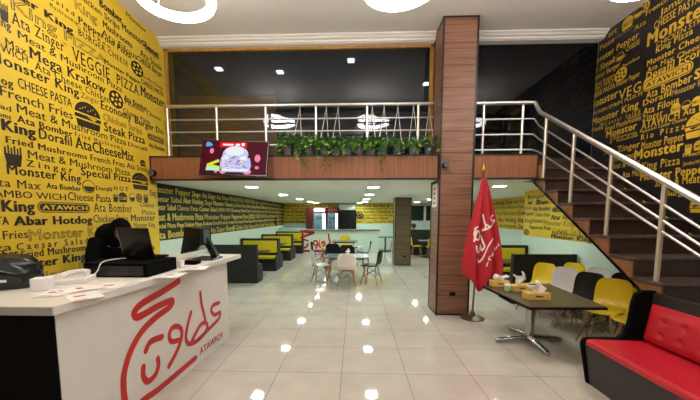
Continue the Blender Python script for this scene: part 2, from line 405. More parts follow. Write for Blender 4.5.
# balcony band with black edge strips
bd = struct(MB().box(XL, 1.455, 5.93, 6.05, ZM0+.02, ZM1-.02).box(2.05, 3.16, 5.93, 6.05, ZM0+.02, ZM1-.02).build('balcony_fascia', M_BAND))
MB().box(XL, 1.455, 5.92, 6.05, ZM0, ZM0+.025).box(XL, 1.455, 5.92, 6.05, ZM1-.025, ZM1).box(2.05, 3.16, 5.92, 6.05, ZM0, ZM0+.025)\
    .box(2.05, 3.16, 5.92, 6.05, ZM1-.025, ZM1).box(XL, XL+.02, 5.915, 6.05, ZM0, ZM1).box(1.435, 1.46, 5.915, 6.05, ZM0, ZM1).box(3.14, 3.165, 5.915, 6.05, ZM0, ZM1).build('edge_strip', M_TRIM, bd)
# crown moulding in front of the glazing
prof = [(0,5.1),(0,5.075),(.035,5.068),(.05,5.05),(.05,5.04),(.09,5.03),(.1,5.005),(.1,5.0),(.13,4.995),(.13,4.985),(.3,4.985),(.3,5.1)]
struct(MB().prism([(XL, YC-.02+a, z) for a, z in prof], (1.455-XL, 0, 0)).prism([(2.05, YC+a, z) for a, z in prof], (XR-2.05, 0, 0)).build('trim_crown', M_CEIL, smooth=40))
# cladded columns
def column(name, x0, x1, y0, y1, z1, m, nm):
    c = struct(MB().box(x0+.012, x1-.012, y0+.012, y1-.012, 0, z1).build(name, m))
    t = MB()
    for (x, y) in ((x0,y0),(x1,y0),(x0,y1),(x1,y1)):
        t.box(min(x, x+(.028 if x == x0 else -.028)), max(x, x+(.028 if x == x0 else -.028)), min(y, y+(.028 if y == y0 else -.028)), max(y, y+(.028 if y == y0 else -.028)), 0, z1)
    for z in (0, z1-.03): t.box(x0+.004, x1-.004, y0+.004, y1-.004, z, z+.03)
    t.build('corner_trim', M_TRIM, c)
    return c
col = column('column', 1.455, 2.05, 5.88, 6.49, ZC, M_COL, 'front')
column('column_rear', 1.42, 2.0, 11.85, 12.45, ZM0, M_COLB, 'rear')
# glazing
glassL = glass_mat('smoked_glass', (.72, .76, .82)); glassR = glass_mat('dark_navy_glass', (.22, .26, .36))
win = struct(MB().box(XL+.06, 1.42, YG, YG+.012, ZM1+.03, 4.95).build('window_1', glassL))
MB().box(XL, XL+.06, YG-.04, YG+.06, ZM1, 5.02).box(1.40, 1.47, YG-.04, YG+.06, ZM1, 5.02).box(XL, 1.47, YG-.04, YG+.06, 4.94, 5.02).box(XL, 1.47, YG-.04, YG+.06, ZM1, ZM1+.04).build('frame', M_FRAME, win)
win2 = struct(MB().box(2.05, XR, YGR, YGR+.012, ZM1+.03, 5.04).build('window_2', glassR))
MB().box(2.0, 2.05, YGR-.03, YGR+.05, ZM1, 5.09).box(2.05, XR, YGR-.03, YGR+.05, ZM1, ZM1+.04).build('frame', M_TRIM, win2)
# back windows beyond the rear column
win3 = struct(MB().box(2.98, 3.62, YB-.03, YB-.02, 1.52, 2.3).box(3.74, 4.4, YB-.03, YB-.02, 1.52, 2.3).build('window_3', mat('night_glass', (26, 34, 36), .1)))
MB().box(2.92, 2.98, YB-.05, YB, 1.46, 2.36).box(3.62, 3.74, YB-.05, YB, 1.46, 2.36).box(4.4, 4.46, YB-.05, YB, 1.46, 2.36).box(2.98, 4.4, YB-.05, YB, 2.3, 2.36).box(2.98, 4.4, YB-.05, YB, 1.46, 1.52).build('frame', M_WHITE, win3)
fw = struct(MB().box(-3.2, 4.0, Y0, Y0+.02, .4, 3.6).build('window_4', mat('night_shopfront_glass', (14, 16, 20), .05)))
MB().box(-3.3, -3.2, Y0, Y0+.06, 0, 3.7).box(4.0, 4.1, Y0, Y0+.06, 0, 3.7).box(-3.2, 4.0, Y0, Y0+.06, 3.6, 3.7).box(-.05, .05, Y0, Y0+.06, 0, 3.6).build('frame', M_STEEL, fw)

# printed left wall
W = Wall('x', XL, 1, (1, 0, 0))
for it in [
 ('King','o',11,9,57,35,11),('Monster King','x',-40,-33,73,31,8),('Ata Zinger','f',11.5,25.5,64,50,11),('Monster King','b',-60,-8,11,32,9),
 ('Meat & Mushroom Pizza','r',18,38.5,122,92,7),('Ata Max','f',-22,34,27,55,8),('JAMBO WICH','r',-42,31,28,64,8),('Mega Krakow','g',29,56.5,106,95,10),
 ('Ata Cheese Chicken','f',34.5,70,110,102.5,7),('Monster King','b',-12,60,79,96,10),('Abar Hotdog','b',-70,60,13,86,9),('CHEESE PASTA','r',18,87,72,107.7,9),
 ('Zinger','t',81,98,99,104,5),('French Fries','r',0,95,73,119.5,9),('Economy','b',101,110,131,119.5,7.5),('Ata Bomber','b',124,101.7,147,110,5),
 ('Monster Cheese','r',125,107.5,161,118,4.3),('Cheese Pasta','r',123,113,150,124,4.5),('Burger Do','b',135,124.5,163,133.5,6),('Chicken Strips','o',103,120,142,134,6),
 ('Steak Pizza','b',104,131,145,144,8),('Ata Bomber','b',149,147,164.5,151.5,4),('Meat & Mushroom Pizza','r',17,112.7,126,145,8),('Salad','r',-14,105,11,111,5),
 ('Mushrooms','b',-30,109,11,119,5),('Ata Bomber','b',17,122.5,72.5,136.7,6.5),('Fried Mushrooms','s',75,137,122,149,4),('King','x',1.5,130,36,137.5,10),
 ('Dorafil','b',39,138,72,146.5,9),('AtaCheeseMix','g',75,149.5,134,160,10),('Fried Mushrooms','g',5,142.7,87,159,6),('French Fries Ata Steak','r',90.5,160.5,148,172,5.5),
 ('Meat & Mushroom Pizza','r',28,158,130,176,7.5),('Zinger','s',26,166,73,173,6),('Monster King','b',7,174,81,182.3,9),('Special Pizza','b',81,175.5,131,182,7),
 ('Ata Max','f',-14,186,41,189,8),('Ata Bomber','b',46.5,188.3,81,191,5),('Dorafil','b',96,190.3,112,191.2,4),('HOT','s',114,190.5,128,191,4),
 ('JAMBO WICH','r',-12,197,66,199.8,7),('Cheese Pasta','r',68,200,111,202.5,7.5),('King','x',1.5,211.2,35,212,10.5),('Ata Bomber','f',93.5,212,132,212,8),
 ('CHEESE PASTA','b',-70,226,9,225.2,9),('Abar Hotdog','x',13.5,225.2,92.5,223.6,8.5),('Chicken Strips','r',93.5,222.5,128.5,221.7,7),('Monster','b',131,221,155,220.7,6),
 ('French Fries','r',-48,243,28,237.8,9),('Monster King','o',29,240,109,234.8,10),('Pepperoni Pizza','b',92,245.5,148,239.5,5),('Pizza','r',-32,254,12,250.8,7.5),
 ('Caesar Salad','s',16.5,250,88,243.5,6.5),('Ata Bomber','x',-50,262,19,258,8),('Fried Mushrooms','g',21,258.5,89,250,7),('Monster King','x',-2,271.8,86.5,261,9),
 ('King','o',32,284,67,277,10),('Pizza','o',80,274,118,266,10),('Ata Max','b',-30,290,26,285.5,9),('Steak Pizza','b',20,296,80,284,8),('Zinger','b',90,284,128,276,7),
 ('Monster Pepper','b',122,31,159,57,6),('Bomber','x',99.5,7,122,23,7),('Chicken Strips','r',75,-4,119.5,29.5,6),('Mushrooms','b',103,29.5,132,46,6),
 ('Ata Filous','r',101.5,37.5,137,58,6),('Pepperoni Pizza','b',78.5,22.5,131,58.5,5.5),('King','o',75,8,97,24.5,8),('Salad','s',50,2,74,14,4),('Mushrooms','s',50,8.5,75,22,4),
 ('Chicken','s',76,28.5,110,46.5,4),('BURGER CHEESE','f',78.5,36,128,66,5.5),('PIZZA','o',64.5,41,106,63,8),('VEGGIE','f',72,58,110,82,12),('PIZZA','f',116.5,82.5,139,96.5,9),
 ('Monster Pepper','b',104.5,63.5,140.5,84.5,4),('CHEESE Burger','b',137.5,62.5,162,76,5),('Ata Steak','r',140,57.5,162,70,6),('Monster','g',140.5,96.5,164.5,107,9),
 ('CHEESE PASTA','b',141,83.5,163.5,97,4.5),('Ata Max Cheese','r',141,77,163,90,3.2),('Monster','r',126,17,146,32,4),('Special','b',142,46,158,57,5),('Zinger','o',146,50,160,61,4),
 ('Chicken Burgers','t',80,111,100,116,3),('Fried','t',62,44,66,45,3),('Dorafil','r',128,146,147,151,3.5),('Cheese','r',140,206,154,208,4),('Pizza','r',142,214,155,215,4),
 ('Monster King','r',134,228,155,227,5),('Ata Max','r',112,229,130,228,6),('Steak Pizza','b',110,256,155,250,6),('Ata Bomber','b',126,262,155,257,6),('Caesar Salad','r',120,272,155,266,6),
 ('Monster','b',150,184,156,184.6,6),('King','b',150,196,156,196.6,6)]:
    W.item(*it)
for ic in [('fries',-1,3,8,21),('burger',75,103,100,129),('pizza',131,62,143,76),('pizza',109,91,123,108),('fries',4,146,22,166),('burger',132,173,148,190),('burger',140,160,145.5,166.5),
           ('bowl',82,180,95,193),('fries',113,194,118,202),('burger',118.5,192.5,127,202.5),('bowl',129,193,135,202),('pizza',136,193.5,142,202.5),('fries',143.5,194,148,203)]: W.icon(*ic)
W.pillpx(37, 202.3, 213, 89.5, 202.7, 212.5); W.pillpx(147, 133, 139.3, 164, 138.5, 144.3)
# further prints nearer to the front of the room, out of this view
W.fill(-3.9, 1.55, 1.2, 5.0, .14, .3)
W.done(wl, M_YELTXT, M_YEL)

# printed right wall (black upper part)
wp = MB().box(XR-.004, XR+.001, Y0, 6.61, 1.27, 5.09).build('black_wallpaper', M_BLK, wr)
MB().prism([(XR-.0055, 4.1, 1.27), (XR-.0055, 8.99, 1.27), (XR-.0055, 8.99, ZM0), (XR-.0055, 6.05, ZM0+.02)], (.0065, 0, 0)).build('yellow_wallpaper', M_YEL, wr)
MB().box(XR-.003, XR+.001, Y0, 6.4, 0, 1.27).build('lower_paint', M_MINT, wr)
W = Wall('x', XR-.004, -1, (-1, 0, 0))
for it in [
 ('ort','b',608.5,38,617,32,6),('Monster Pepper','b',592,67.5,639,36,6),('Pizza','r',600,49.5,614,43,5),('CHEESE','b',626,52,640,43.5,5),('CHEESE PASTA','b',654,29,700,3,8),
 ('Monster','x',647,46.5,712,10.5,13),('CHICKEN STRIPS','r',656.5,46.5,712,18,5),('King Pizza','b',656,52.5,693,34,6),('Monster Cheese','b',647,66,709,36,6),
 ('Ata Max','f',647,72.5,674,60.5,5),('Cheese','r',677,59,704,46.5,5.5),('Dorafil Economy','b',646,80,728,44,8),('Ata Bomber','b',646,99,692,81.5,8),('Special','x',694,79.5,740,62,10),
 ('Dorafil','b',643,105.5,671,96.5,6),('Monster King','o',672,95.5,712,82,6),('Ata Filous','b',643,114.5,679,104,7),('Zinger','f',642,122,663,115,6),('ATAWICH','g',641,129.5,680,119,8),
 ('Ata Max','b',683,116.5,715,106,7),('Pepperoni Caesar Cheese','b',640,133.5,687,119.8,3),('Rio Pizza','s',641,140.5,685,128.8,6),('Monster Pepper','g',641,149.8,684,140.2,8),
 ('Monster','x',634,161,683.5,149.3,10),('French Fries','b',683,158.5,718,150,4),('King Pizza','f',641.5,170,680,164.5,8),('JamboWich','r',683,166.2,706,162,4),
 ('Monster Pepper','x',640,182,709,171,8),('Steak & Meat','b',655,188,700,181,8),('Burger','b',666,197,691,194,6),('Ata','f',634,31,646,24,5),('Chicken Burgers','s',612,40.5,634,28,2.6),('Zinger','r',616,62,626,57,4),('Fries','b',600,127,604,125,4),('Economy','b',628,120,641,115,3),('Jambo','b',622,68,640,58.5,3.5),('Ata Steak','i',588,77.5,616,61.5,6),('Monster Burger','b',590,83,620.5,66.5,5),
 ('Chicken Burgers','r',590.5,89,615,76.5,3.5),('JAMBO WICH','r',590,94,615,80.5,3.5),('CHEESE PASTA','x',590,100,615,87.5,5),('Monster Pepper','b',616,87.5,640,75.5,5),
 ('Monster','g',589.5,109.5,618,97,8),('VEGGIE','f',618,102.5,664,79,10),('CHICKEN STRIPS PLUS M','r',589,116.5,642,96,3.3),('Monster King','b',592,125.5,638.5,107.5,7),
 ('Caesar Salad','s',605,125.5,640,113.5,4),('Pizza','b',592,132.5,603,128.5,4),('Fried Mushrooms','b',605.5,131.5,641,119.7,5),('Monster','x',606,138,637,129,7),('Pizza','o',610,143.5,638,136,7),
 ('Ata Zinger','b',604,156,640,146.5,6),('Mushroom','b',612,163,640,155,6),
 ('Meat & Pizza','r',610,170,640,164,6),('Ata Max','b',622,178,642,175,6),
 ('Jambo','r',660,15,690,-2,7),('French Fries','b',646,14,690,-12,5)]:
    W.item(*it)
for ic in [('burger',622.5,17,633,28.5),('pizza',615,68,627,81),('burger',671,103.5,680.5,113.5),('bowl',682,100.5,691,109.5),('burger',692,96.5,702,105.5),('burger',686,112,714,137),('burger',690,198,706,213),
           ('bowl',634,8,644,17),('pizza',640,2,650,12),('burger',694,140,706,150),('fries',685,144,692,154),('bowl',617,52.5,624,60.5)]: W.icon(*ic)
W.pillpx(643.5, 79.5, 92, 694, 61.5, 72)
W.fill(3.75, -3.9, 1.3, 5.0, .12, .26)
W.done(wr, M_BLKTXT, M_BLK)
# yellow print under the stair
W = Wall('x', XR-.0055, -1, (-1, 0, 0))
for it in [('Ata Bomber','b',533,210.3,551,210.9,4.5),('Pepper','b',523.5,214.8,534,215.6,4),('Chicken Strips','r',535,215.6,550,217.3,4),('Abar Hotdog','x',551,217.5,580,222.5,5),
           ('Monster King','o',544,223.3,574,228.6,5),('Pepperoni Pizza','b',529.5,228,551,231,4),('Caesar Salad','s',553,230.5,584,235.2,4),('Fried Mushrooms','b',552,234,577,237.2,4),
           ('Ata Bomber','x',578,236.8,598,240.5,4.5),('Monster King','x',551,237.6,592,242.5,4),('Zinger','r',537,203.5,547,204,4),('Cheese','r',524,209,532,209.5,3),('King','r',525,222,532,223,4),
           ('Chicken','r',532,222,543,223.4,4),('Burger','b',528,198,545,198,3.5),('Steak Pizza','r',540,203,560,204.5,4)]: W.item(*it)
W.icon('bowl',528,199.5,532.5,204.5); W.icon('pizza',524,229,529,235); W.icon('burger',536,199.5,540,204.5); W.pillpx(552.5,206.5,211.5,563,207.5,213)
W.done(wr, M_YELTXT, M_YEL)
# rear walls
MB().box(XLR-.001, XLR+.005, 6.1, YB, 1.3, ZM0-.001).build('dark_wallpaper', M_DGREEN, wlr)
W = Wall('x', XLR+.005, 1, (1, 0, 0)); W.fill(6.15, YB, 1.31, ZM0-.02, .08, .19, 'bbxxxg'); W.done(wlr, M_DGTXT, M_DGREEN)
MB().box(XLR, 2.6, YB-.006, YB+.001, 1.37, ZM0-.001).build('yellow_wallpaper', M_YEL, wb)
W = Wall('y', YB-.006, 1, (0, -1, 0)); W.fill(XLR, 2.6, 1.38, ZM0-.02, .09, .2, 'bbxr'); W.done(wb, M_YELTXT, M_YEL)
MB().box(XRR-.006, XRR+.001, 9.0, YB, 1.3, ZM0-.001).build('yellow_wallpaper', M_YEL, wrr)
W = Wall('x', XRR-.006, -1, (-1, 0, 0)); W.fill(YB, 9.02, 1.31, ZM0-.02, .1, .2, 'bbxr'); W.done(wrr, M_YELTXT, M_YEL)

# ------------------------------------------------------------------ lamps
def ring_lamp(x, y, label):
    t = thing('ring_pendant_lamp', label, 'lamp', (x, y, 4.3), 0, 'glowing ring pendant lamps')
    def ring(R, z, dx, dy, tx, ty):
        return [(dx+R*math.cos(a), dy+R*math.sin(a), z+R*(tx*math.cos(a)+ty*math.sin(a))) for a in [2*PI*i/40 for i in range(40)]]
    MB().tube(ring(.385, 0, 0, 0, .05, 0), .055, 8, True).build('light_ring', M_RINGLIGHT, t, smooth=60)
    MB().tube(ring(.27, .16, -.12, -.16, -.10, .05), .036, 8, True).build('light_ring', M_RINGLIGHT, t, smooth=60)
    for a in (.5, 2.6, 4.7):
        MB().tube([(.385*math.cos(a), .385*math.sin(a), .04), (.06*math.cos(a), .06*math.sin(a), .77)], .004, 5).build('suspension_wire', M_STEEL, t)
    MB().lathe(0, 0, [(.02, .74), (.11, .76), (.12, .80)], 24).build('ceiling_rose', M_WHITE, t, smooth=40)
    return t
ring_lamp(-2.08, 4.0, 'glowing white ring pendant above the counter and near the yellow wall')
ring_lamp(.49, 3.86, 'glowing white ring pendant above the middle of the tiled floor')
ring_lamp(3.12, 3.77, 'glowing white ring pendant above the stairs, mostly cut off by the frame')
for i, x in enumerate((-2.15, .49, 3.2)):  # unseen second row, added for the light it gives the room
    ring_lamp(x, -.7, 'unseen glowing ring pendant added overhead behind the viewer, '+('left one','middle one','right one')[i])
dl = [(-2.28,7.3),(-2.2,10.1),(-2.15,12.8),(-2.06,15.2),(-1.98,16.7),(.4,7.45),(.42,10.1),(.43,12.8),(.45,15.2),(.2,16.9),(3.1,7.3),(3.05,10.1),(2.95,13.2),(2.9,15.7)]
row = {0:'left row',1:'middle row',2:'right row'}
cnt = {0:0,1:0,2:0}; first = None
for x, y in dl:
    k = 0 if x < -1 else 1 if x < 2 else 2; cnt[k] += 1
    lab = 'square downlight, %s from the front in the %s under the mezzanine' % (ORD[cnt[k]-1], row[k])
    if first is None:
        first = thing('ceiling_downlight', lab, 'ceiling light', (x, y, ZM0), 0, 'square downlights under the mezzanine')
        MB().box(-.135,.135,-.135,-.115,-.012,.001).box(-.135,.135,.115,.135,-.012,.001).box(-.135,-.115,-.115,.115,-.012,.001).box(.115,.135,-.115,.115,-.012,.001).build('bezel', M_WHITE, first)
        MB().box(-.115,.115,-.115,.115,-.008,.0).build('light_panel', M_DOWN, first)
    else:
        c = copy_tree(first); c.location = (x, y, ZM0); c['label'] = lab
for i, (x, y) in enumerate([(-3.05,7.6),(-1.72,7.8),(-.1,7.3),(1.75,8.6)]):
    o = MB().box(-.07,.07,-.07,.07,-.03,0).build('mezzanine_ceiling_light', glow('dim_square_light', (1,1,1), 1.4)); o.location = (x, y, ZC-.042)
    tag(o, 'small pale square ceiling light behind the balcony glass, %s from the left' % ORD[i], 'ceiling light', 'small square lights behind the glass')
o = MB().box(-3.94, -1.75, 7.45, 7.52, ZM1+.012, 4.42).build('reflection_panel', wood('reflection_brown', (160, 110, 66), (190, 138, 90), (2, 2, 20)))  # brown reflection in the balcony glass, built as a solid panel
tag(o, 'brown reflection in the balcony glass, shaped as a low panel behind it', 'partition')

# ------------------------------------------------------------------ balcony rail
YR = 6.45
rl = thing('balcony_railing', 'stainless steel railing of posts and bars along the balcony left of the column', 'railing', (-1.1, YR, ZM1))
postx = [on_y(px, 130, YR).x for px in (168,217,266,316,367,418)]
for x in postx:
    MB().tube([(x, YR, ZM1), (x, YR, 3.86)], .024, 12).build('post', M_STEEL, rl, smooth=50, world=True)
for z, r in ((3.88,.032),(3.63,.014),(3.40,.014),(3.15,.014)):
    MB().tube([(XL, YR, z), (1.46, YR, z)], r, 10).build('handrail' if r > .02 else 'bar', M_STEEL, rl, smooth=50, world=True)
# ------------------------------------------------------------------ stairs
XS = 3.17; RISE = .22; RUN = .378; YS = 3.47-5*RUN; ZB = 1.105-5*RISE     # first riser at the floor
N = 13
st = thing('staircase', 'wood sided staircase with dark stone treads rising along the black printed wall', 'stairs', (XS, YS, 0))
def stair_z(k): return ZB+(k)*RISE
pts = [(YS+RUN, 0)]
for k in range(1, N):
    y = YS+k*RUN; pts += [(y, max(0, stair_z(k))-.035), (y+RUN, max(0, stair_z(k))-.035)]
pts = pts[:-1]+[(6.49, pts[-1][1])]
# underside line
low = [(6.49, 2.425), (6.06, 2.415), (6.05, 2.355), (6.05-2.355/.597, 0)]
MB().prism([(XS+.02, y, z) for y, z in pts+low], (XR-.012-XS-.02, 0, 0)).build('stair_body', M_RISER, st, world=True)
MB().prism([(XS, y, z) for y, z in pts+low], (.019, 0, 0)).build('stringer', M_STRING, st, world=True)
MB().prism([(XS-.012, 6.06, 2.40), (XS-.012, 6.06, 2.365), (XS-.012, 6.05-2.355/.597, -.0), (XS-.012, 6.05-2.355/.597+.07, 0)], (.04, 0, 0)).build('edge_strip', M_TRIM, st, world=True)
for k in range(N):
    y = YS+k*RUN; z = stair_z(k)
    if z < .05: continue
    MB().box(XS-.022, XR-.012, y-.045, min(y+RUN, 6.49), z-.035, z).build('tread', M_TREAD, st, bevel=.008, world=True)
MB().box(XS-.02, XS+.06, 5.87, 5.99, 2.44, 2.66).build('newel_block', M_STRING, st, world=True)
MB().box(XS-.02, XR-.012, 6.485, 6.499, 2.61, ZM1+.002).build('landing_riser', M_RISER, st, world=True)
sr = thing('stair_railing', 'stainless steel railing climbing the staircase and turning along the landing', 'railing', (XS+.1, 3.7, 0))
XP = XS+.045
def nz(y): return ZB+(y-YS)/RUN*RISE+.22
ya = YS+.3
for k in (1, 3, 5, 7, 9, 11):
    y = YS+k*RUN+.12+.0
    z = stair_z(k); 
    if z < .02: z = 0
    MB().tube([(XP, y, z), (XP, y, nz(y)+.74)], .026, 12).build('post', M_STEEL, sr, smooth=50, world=True)
YT = 6.2
for d, r in ((.75,.034),(.52,.014),(.30,.014),(.08,.014)):
    zt = ZM1+d*1.22+.03
    MB().tube([(XP, .9, max(.25, nz(.9)+d)), (XP, YT-.12, nz(YT-.12)+d), (XP-.03, YT, zt-.01), (XP-.12, YT+.03, zt), (2.05, YT+.05, zt)], r, 10).build('handrail' if r > .02 else 'bar', M_STEEL, sr, smooth=50, world=True)
for px in (483, 522):
    x = on_y(px, 130, YT+.05).x
    MB().tube([(x, YT+.05, ZM1), (x, YT+.05, ZM1+.98)], .024, 12).build('post', M_STEEL, sr, smooth=50, world=True)

# ------------------------------------------------------------------ counter
cA, cB = Vector((-1.995, 2.07)), Vector((-1.855, 4.66))
ct = thing('service_counter', 'white service counter with a red painted logo on its front and a black end', 'counter', (-2.4, 3.2, 0))
def pz(pts, z): return [(x, y, z) for x, y in pts]
MB().prism(pz([tuple(cA), tuple(cB), (-3.0, 4.66), (-3.0, 2.9), (-3.62, 2.9), (-3.62, 2.07)], 0), (0,0,1.15)).build('body', M_WHITE, ct, world=True)
MB().box(-3.62, -2.0, 2.045, 2.069, 0, 1.15).build('end_panel', M_BLACK, ct, world=True)
MB().prism(pz([(-1.955, 2.02), (-1.745, 4.95), (-3.02, 4.95), (-3.02, 2.95), (-3.68, 2.95), (-3.68, 2.02)], 1.15), (0,0,.06)).build('worktop', M_WHITE, ct, bevel=.004, world=True)
MB().box(-3.66, -1.96, 2.012, 2.019, 1.152, 1.206).build('edge_band', mat('shaded_edge_grey', (150, 156, 158), .4), ct, world=True)  # shade on the worktop's near edge, painted as a grey strip
# logo strokes traced where they sit on the counter front
n2 = Vector((cB.y-cA.y, -(cB.x-cA.x))).normalized()
def on_face(x, y):
    d = ray((x, y)); k = (n2.x*cA.x+n2.y*cA.y)/(n2.x*d.x+n2.y*d.y); g = d*k; return Vector((g.x, g.y, g.z+CAMZ))+Vector((n2.x, n2.y, 0))*.003
def smooth_path(pts, n=6):
    P = [Vector(p) for p in pts]; out = []
    for i in range(len(P)-1):
        a = P[max(i-1,0)]; b = P[i]; c = P[i+1]; d = P[min(i+2,len(P)-1)]
        for j in range(n):
            t = j/n; out.append(.5*((2*b)+(c-a)*t+(2*a-5*b+4*c-d)*t*t+(3*b-a-3*c+d)*t**3))
    return out+[P[-1]]
def ribbon(mb, pts, wd, nrm):
    """flat stroke with round ends along a 3-D path lying in a plane of normal nrm"""
    P = smooth_path(pts); nrm = Vector(nrm); k = len(P); L = []; R = []
    for i, p in enumerate(P):
        t = (P[min(i+1,k-1)]-P[max(i-1,0)]).normalized(); s = nrm.cross(t).normalized()*wd/2; L.append(p+s); R.append(p-s)
    mb.add(L+R, [(i, i+1, k+i+1, k+i) for i in range(k-1)])
    for e in (0, -1):
        a = (L[e]-P[e]); b = nrm.cross(a).normalized()*a.length
        mb.poly([P[e]+nrm*.0004+a*math.cos(q)+b*math.sin(q) for q in [2*PI*i/12 for i in range(12)]])
ZS = 467/140
lg = MB(); nn = (n2.x, n2.y, 0)
def stroke(pts, wd): wd *= 1.32; ribbon(lg, [on_face(100+x/ZS, 280+y/ZS) for x, y in pts], wd, nn)
stroke([(262,4),(205,40),(140,78),(113,108),(122,124),(150,112),(195,86),(240,68),(232,90),(185,125),(140,170),(105,230),(82,300),(78,360),(86,420),(104,450)], .052)
stroke([(104,450),(140,404),(190,368),(250,318),(318,260)], .05)
stroke([(152,236),(168,206),(206,190)], .048)
stroke([(144,290),(144,322),(160,338),(184,316),(194,285),(192,262)], .046)
stroke([(229,288),(252,245),(268,205),(272,170),(260,155),(240,160),(230,185),(238,205),(262,200)], .044)
stroke([(303,108),(292,150),(286,190),(294,212),(318,206),(345,182),(358,155),(350,142),(335,150),(320,175),(306,205)], .042)
stroke([(334,42),(338,80),(346,112),(352,142)], .040)
stroke([(397,76),(378,84),(370,102),(382,116),(400,108),(396,128),(376,150),(350,176),(318,207)], .040)
p0 = on_face(100+332/ZS, 280+251/ZS); p1 = on_face(100+408/ZS, 280+191/ZS)
xd = Vector((cB.x-cA.x, cB.y-cA.y, 0)).normalized()
put_text(lg, 'ATAWICH', 'b', p0, xd, (0,0,1), nn, (p1-p0).dot(xd), .085)
lg.build('painted_logo', M_RED, ct, recalc=False, world=True)

ZT = 1.21
DH = .135
cb = thing('cash_drawer', 'black cash drawer box under the laptop on the white counter', 'cash drawer', (-2.28, 3.28, ZT))
MB().box(-2.60, -1.97, 3.03, 3.54, ZT, ZT+DH).build('case', M_BLACK, cb, bevel=.006, world=True)
MB().box(-2.58, -2.01, 3.024, 3.03, ZT+.015, ZT+.11).build('drawer_front', M_BLACKG, cb, world=True)
lp = thing('laptop', 'open black laptop seen from behind on the cash drawer', 'laptop', (-2.27, 3.36, ZT+DH), math.radians(-6))
MB().box(-.17, .17, 0, .24, 0, .022).build('keyboard_base', M_BLACK, lp, bevel=.004)
MB().prism([(-.175, .0, .02), (-.175, -.075, .325), (-.175, -.062, .328), (-.175, .013, .023)], (.35, 0, 0)).build('lid', M_BLACKG, lp, bevel=.003)
MB().prism([(-.179, .0, .02), (-.179, -.075, .325), (-.179, -.062, .328), (-.179, .013, .023)], (.004, 0, 0)).build('lid_edge', M_CHROME, lp)
MB().prism([(-.15, -.0697, .285), (-.145, -.0697, .283), (-.115, -.0735, .302), (-.12, -.0738, .304)], (0, -.001, 0)).build('lid_badge', M_CHROME, lp)
o = MB().tube(smooth_path([(-2.40, 3.34, ZT+DH+.01), (-2.42, 3.06, ZT+DH+.012), (-2.45, 3.01, ZT+.06), (-2.5, 2.97, ZT+.006), (-2.6, 2.96, ZT+.006)]), .005, 6).build('charging_cable', M_PAPER, smooth=60)
tag(o, 'thin white cable drooping over the cash drawer front', 'cable')
o = MB().lathe(-1.99, 3.66, [(.035, ZT), (.042, ZT+.075), (.04, ZT+.078)], 18).build('paper_cup', M_PAPER, smooth=40); tag(o, 'small white cup beside the cash drawer on the counter', 'cup')
rp = thing('card_reader', 'small black card reader lying behind the white cup on the counter', 'card reader', (-1.98, 3.9, ZT))
MB().box(-2.06, -1.9, 3.83, 3.98, ZT, ZT+.05).build('case', M_BLACK, rp, bevel=.01, world=True); MB().box(-2.03, -1.93, 3.86, 3.92, ZT+.05, ZT+.056).build('keypad', M_POT, rp, world=True)
ps = thing('till_monitor', 'black touchscreen till monitor on an angled stand at the counter end', 'monitor', (-2.0, 4.35, ZT), math.radians(0))
MB().prism([(-2.12,4.15,ZT),(-1.86,4.2,ZT),(-1.84,4.5,ZT),(-2.14,4.5,ZT)], (0,0,.03)).build('base', M_BLACKG, ps, bevel=.01, world=True)
MB().prism([(-1.95,4.36,ZT+.03),(-1.86,4.36,ZT+.03),(-2.0,4.36,ZT+.30),(-2.06,4.36,ZT+.26)], (0,.09,0)).build('stand_arm', M_BLACKG, ps, bevel=.008, world=True)
MB().prism([(-2.30,4.22,ZT+.08),(-2.22,4.22,ZT+.44),(-2.02,4.22,ZT+.42),(-2.02,4.22,ZT+.20),(-2.10,4.22,ZT+.12)], (0,.34,0)).build('display_back', M_BLACKG, ps, bevel=.012, world=True)
MB().box(-2.04,-2.0,4.3,4.46,ZT+.22,ZT+.40).build('rear_connector', M_POT, ps, world=True)
o = MB().tube(smooth_path([(-2.02, 4.15, ZT+.008), (-2.0, 4.05, ZT+.008), (-2.1, 3.98, ZT+.008), (-2.06,3.9,ZT+.02)]), .007, 6).build('data_cable', mat('yellow_cable', (150, 120, 50), .5), smooth=60); tag(o, 'short dull yellow cable between card reader and till monitor', 'cable')
LZ = [0]
def leaflet(x, y, rz, label, dx=.2, dy=.28):
    LZ[0] += 1; t = thing('menu_leaflet', label, 'leaflet', (x, y, ZT+.0004+.0035*(LZ[0]%3)), rz, 'menu leaflets on the counter')
    MB().box(-dx/2, dx/2, -dy/2, dy/2, 0, .0025).build('sheet', M_PAPER, t)
    m = MB(); m.box(-dx*.3, dx*.05, -dy*.05, dy*.1, .0026, .0032).box(-dx*.4, dx*.0, -dy*.4, -dy*.36, .0026, .0032); m.build('red_print', mat('red_brown_print', (190, 92, 70), .7), t)
for (x, y), r, l in [(on_z(58,293,ZT)[:2],.4,'white leaflet with red print nearest the black bundle on the counter'),(on_z(80,290,ZT)[:2],-.5,'white leaflet with red print in front of the telephone'),(on_z(84,296,ZT)[:2],.9,'white leaflet with red print near the counter front edge'),
                   (on_z(112,286,ZT)[:2],.3,'white leaflet with red print just in front of the cash drawer'),(on_z(172,276,ZT)[:2],.1,'white leaflet between cash drawer and counter front edge'),(on_z(198,268,ZT)[:2],.2,'white leaflet with red print in front of the till monitor')]:
    leaflet(x, y, r, l)
ph = thing('telephone', 'white desk telephone lying on the counter by the yellow wall', 'telephone', tuple(on_z(74,282,ZT)), .35)
MB().prism([(-.13,-.1,0),(.13,-.1,0),(.13,-.1,.05),(-.13,-.1,.025)], (0,.22,0)).build('body', M_PAPER, ph, bevel=.008)
MB().tube([(-.09,.03,.055),(-.05,.045,.078),(.05,.045,.088),(.10,.03,.075)], [.032,.022,.022,.032], 10).build('handset', M_PAPER, ph, smooth=60)
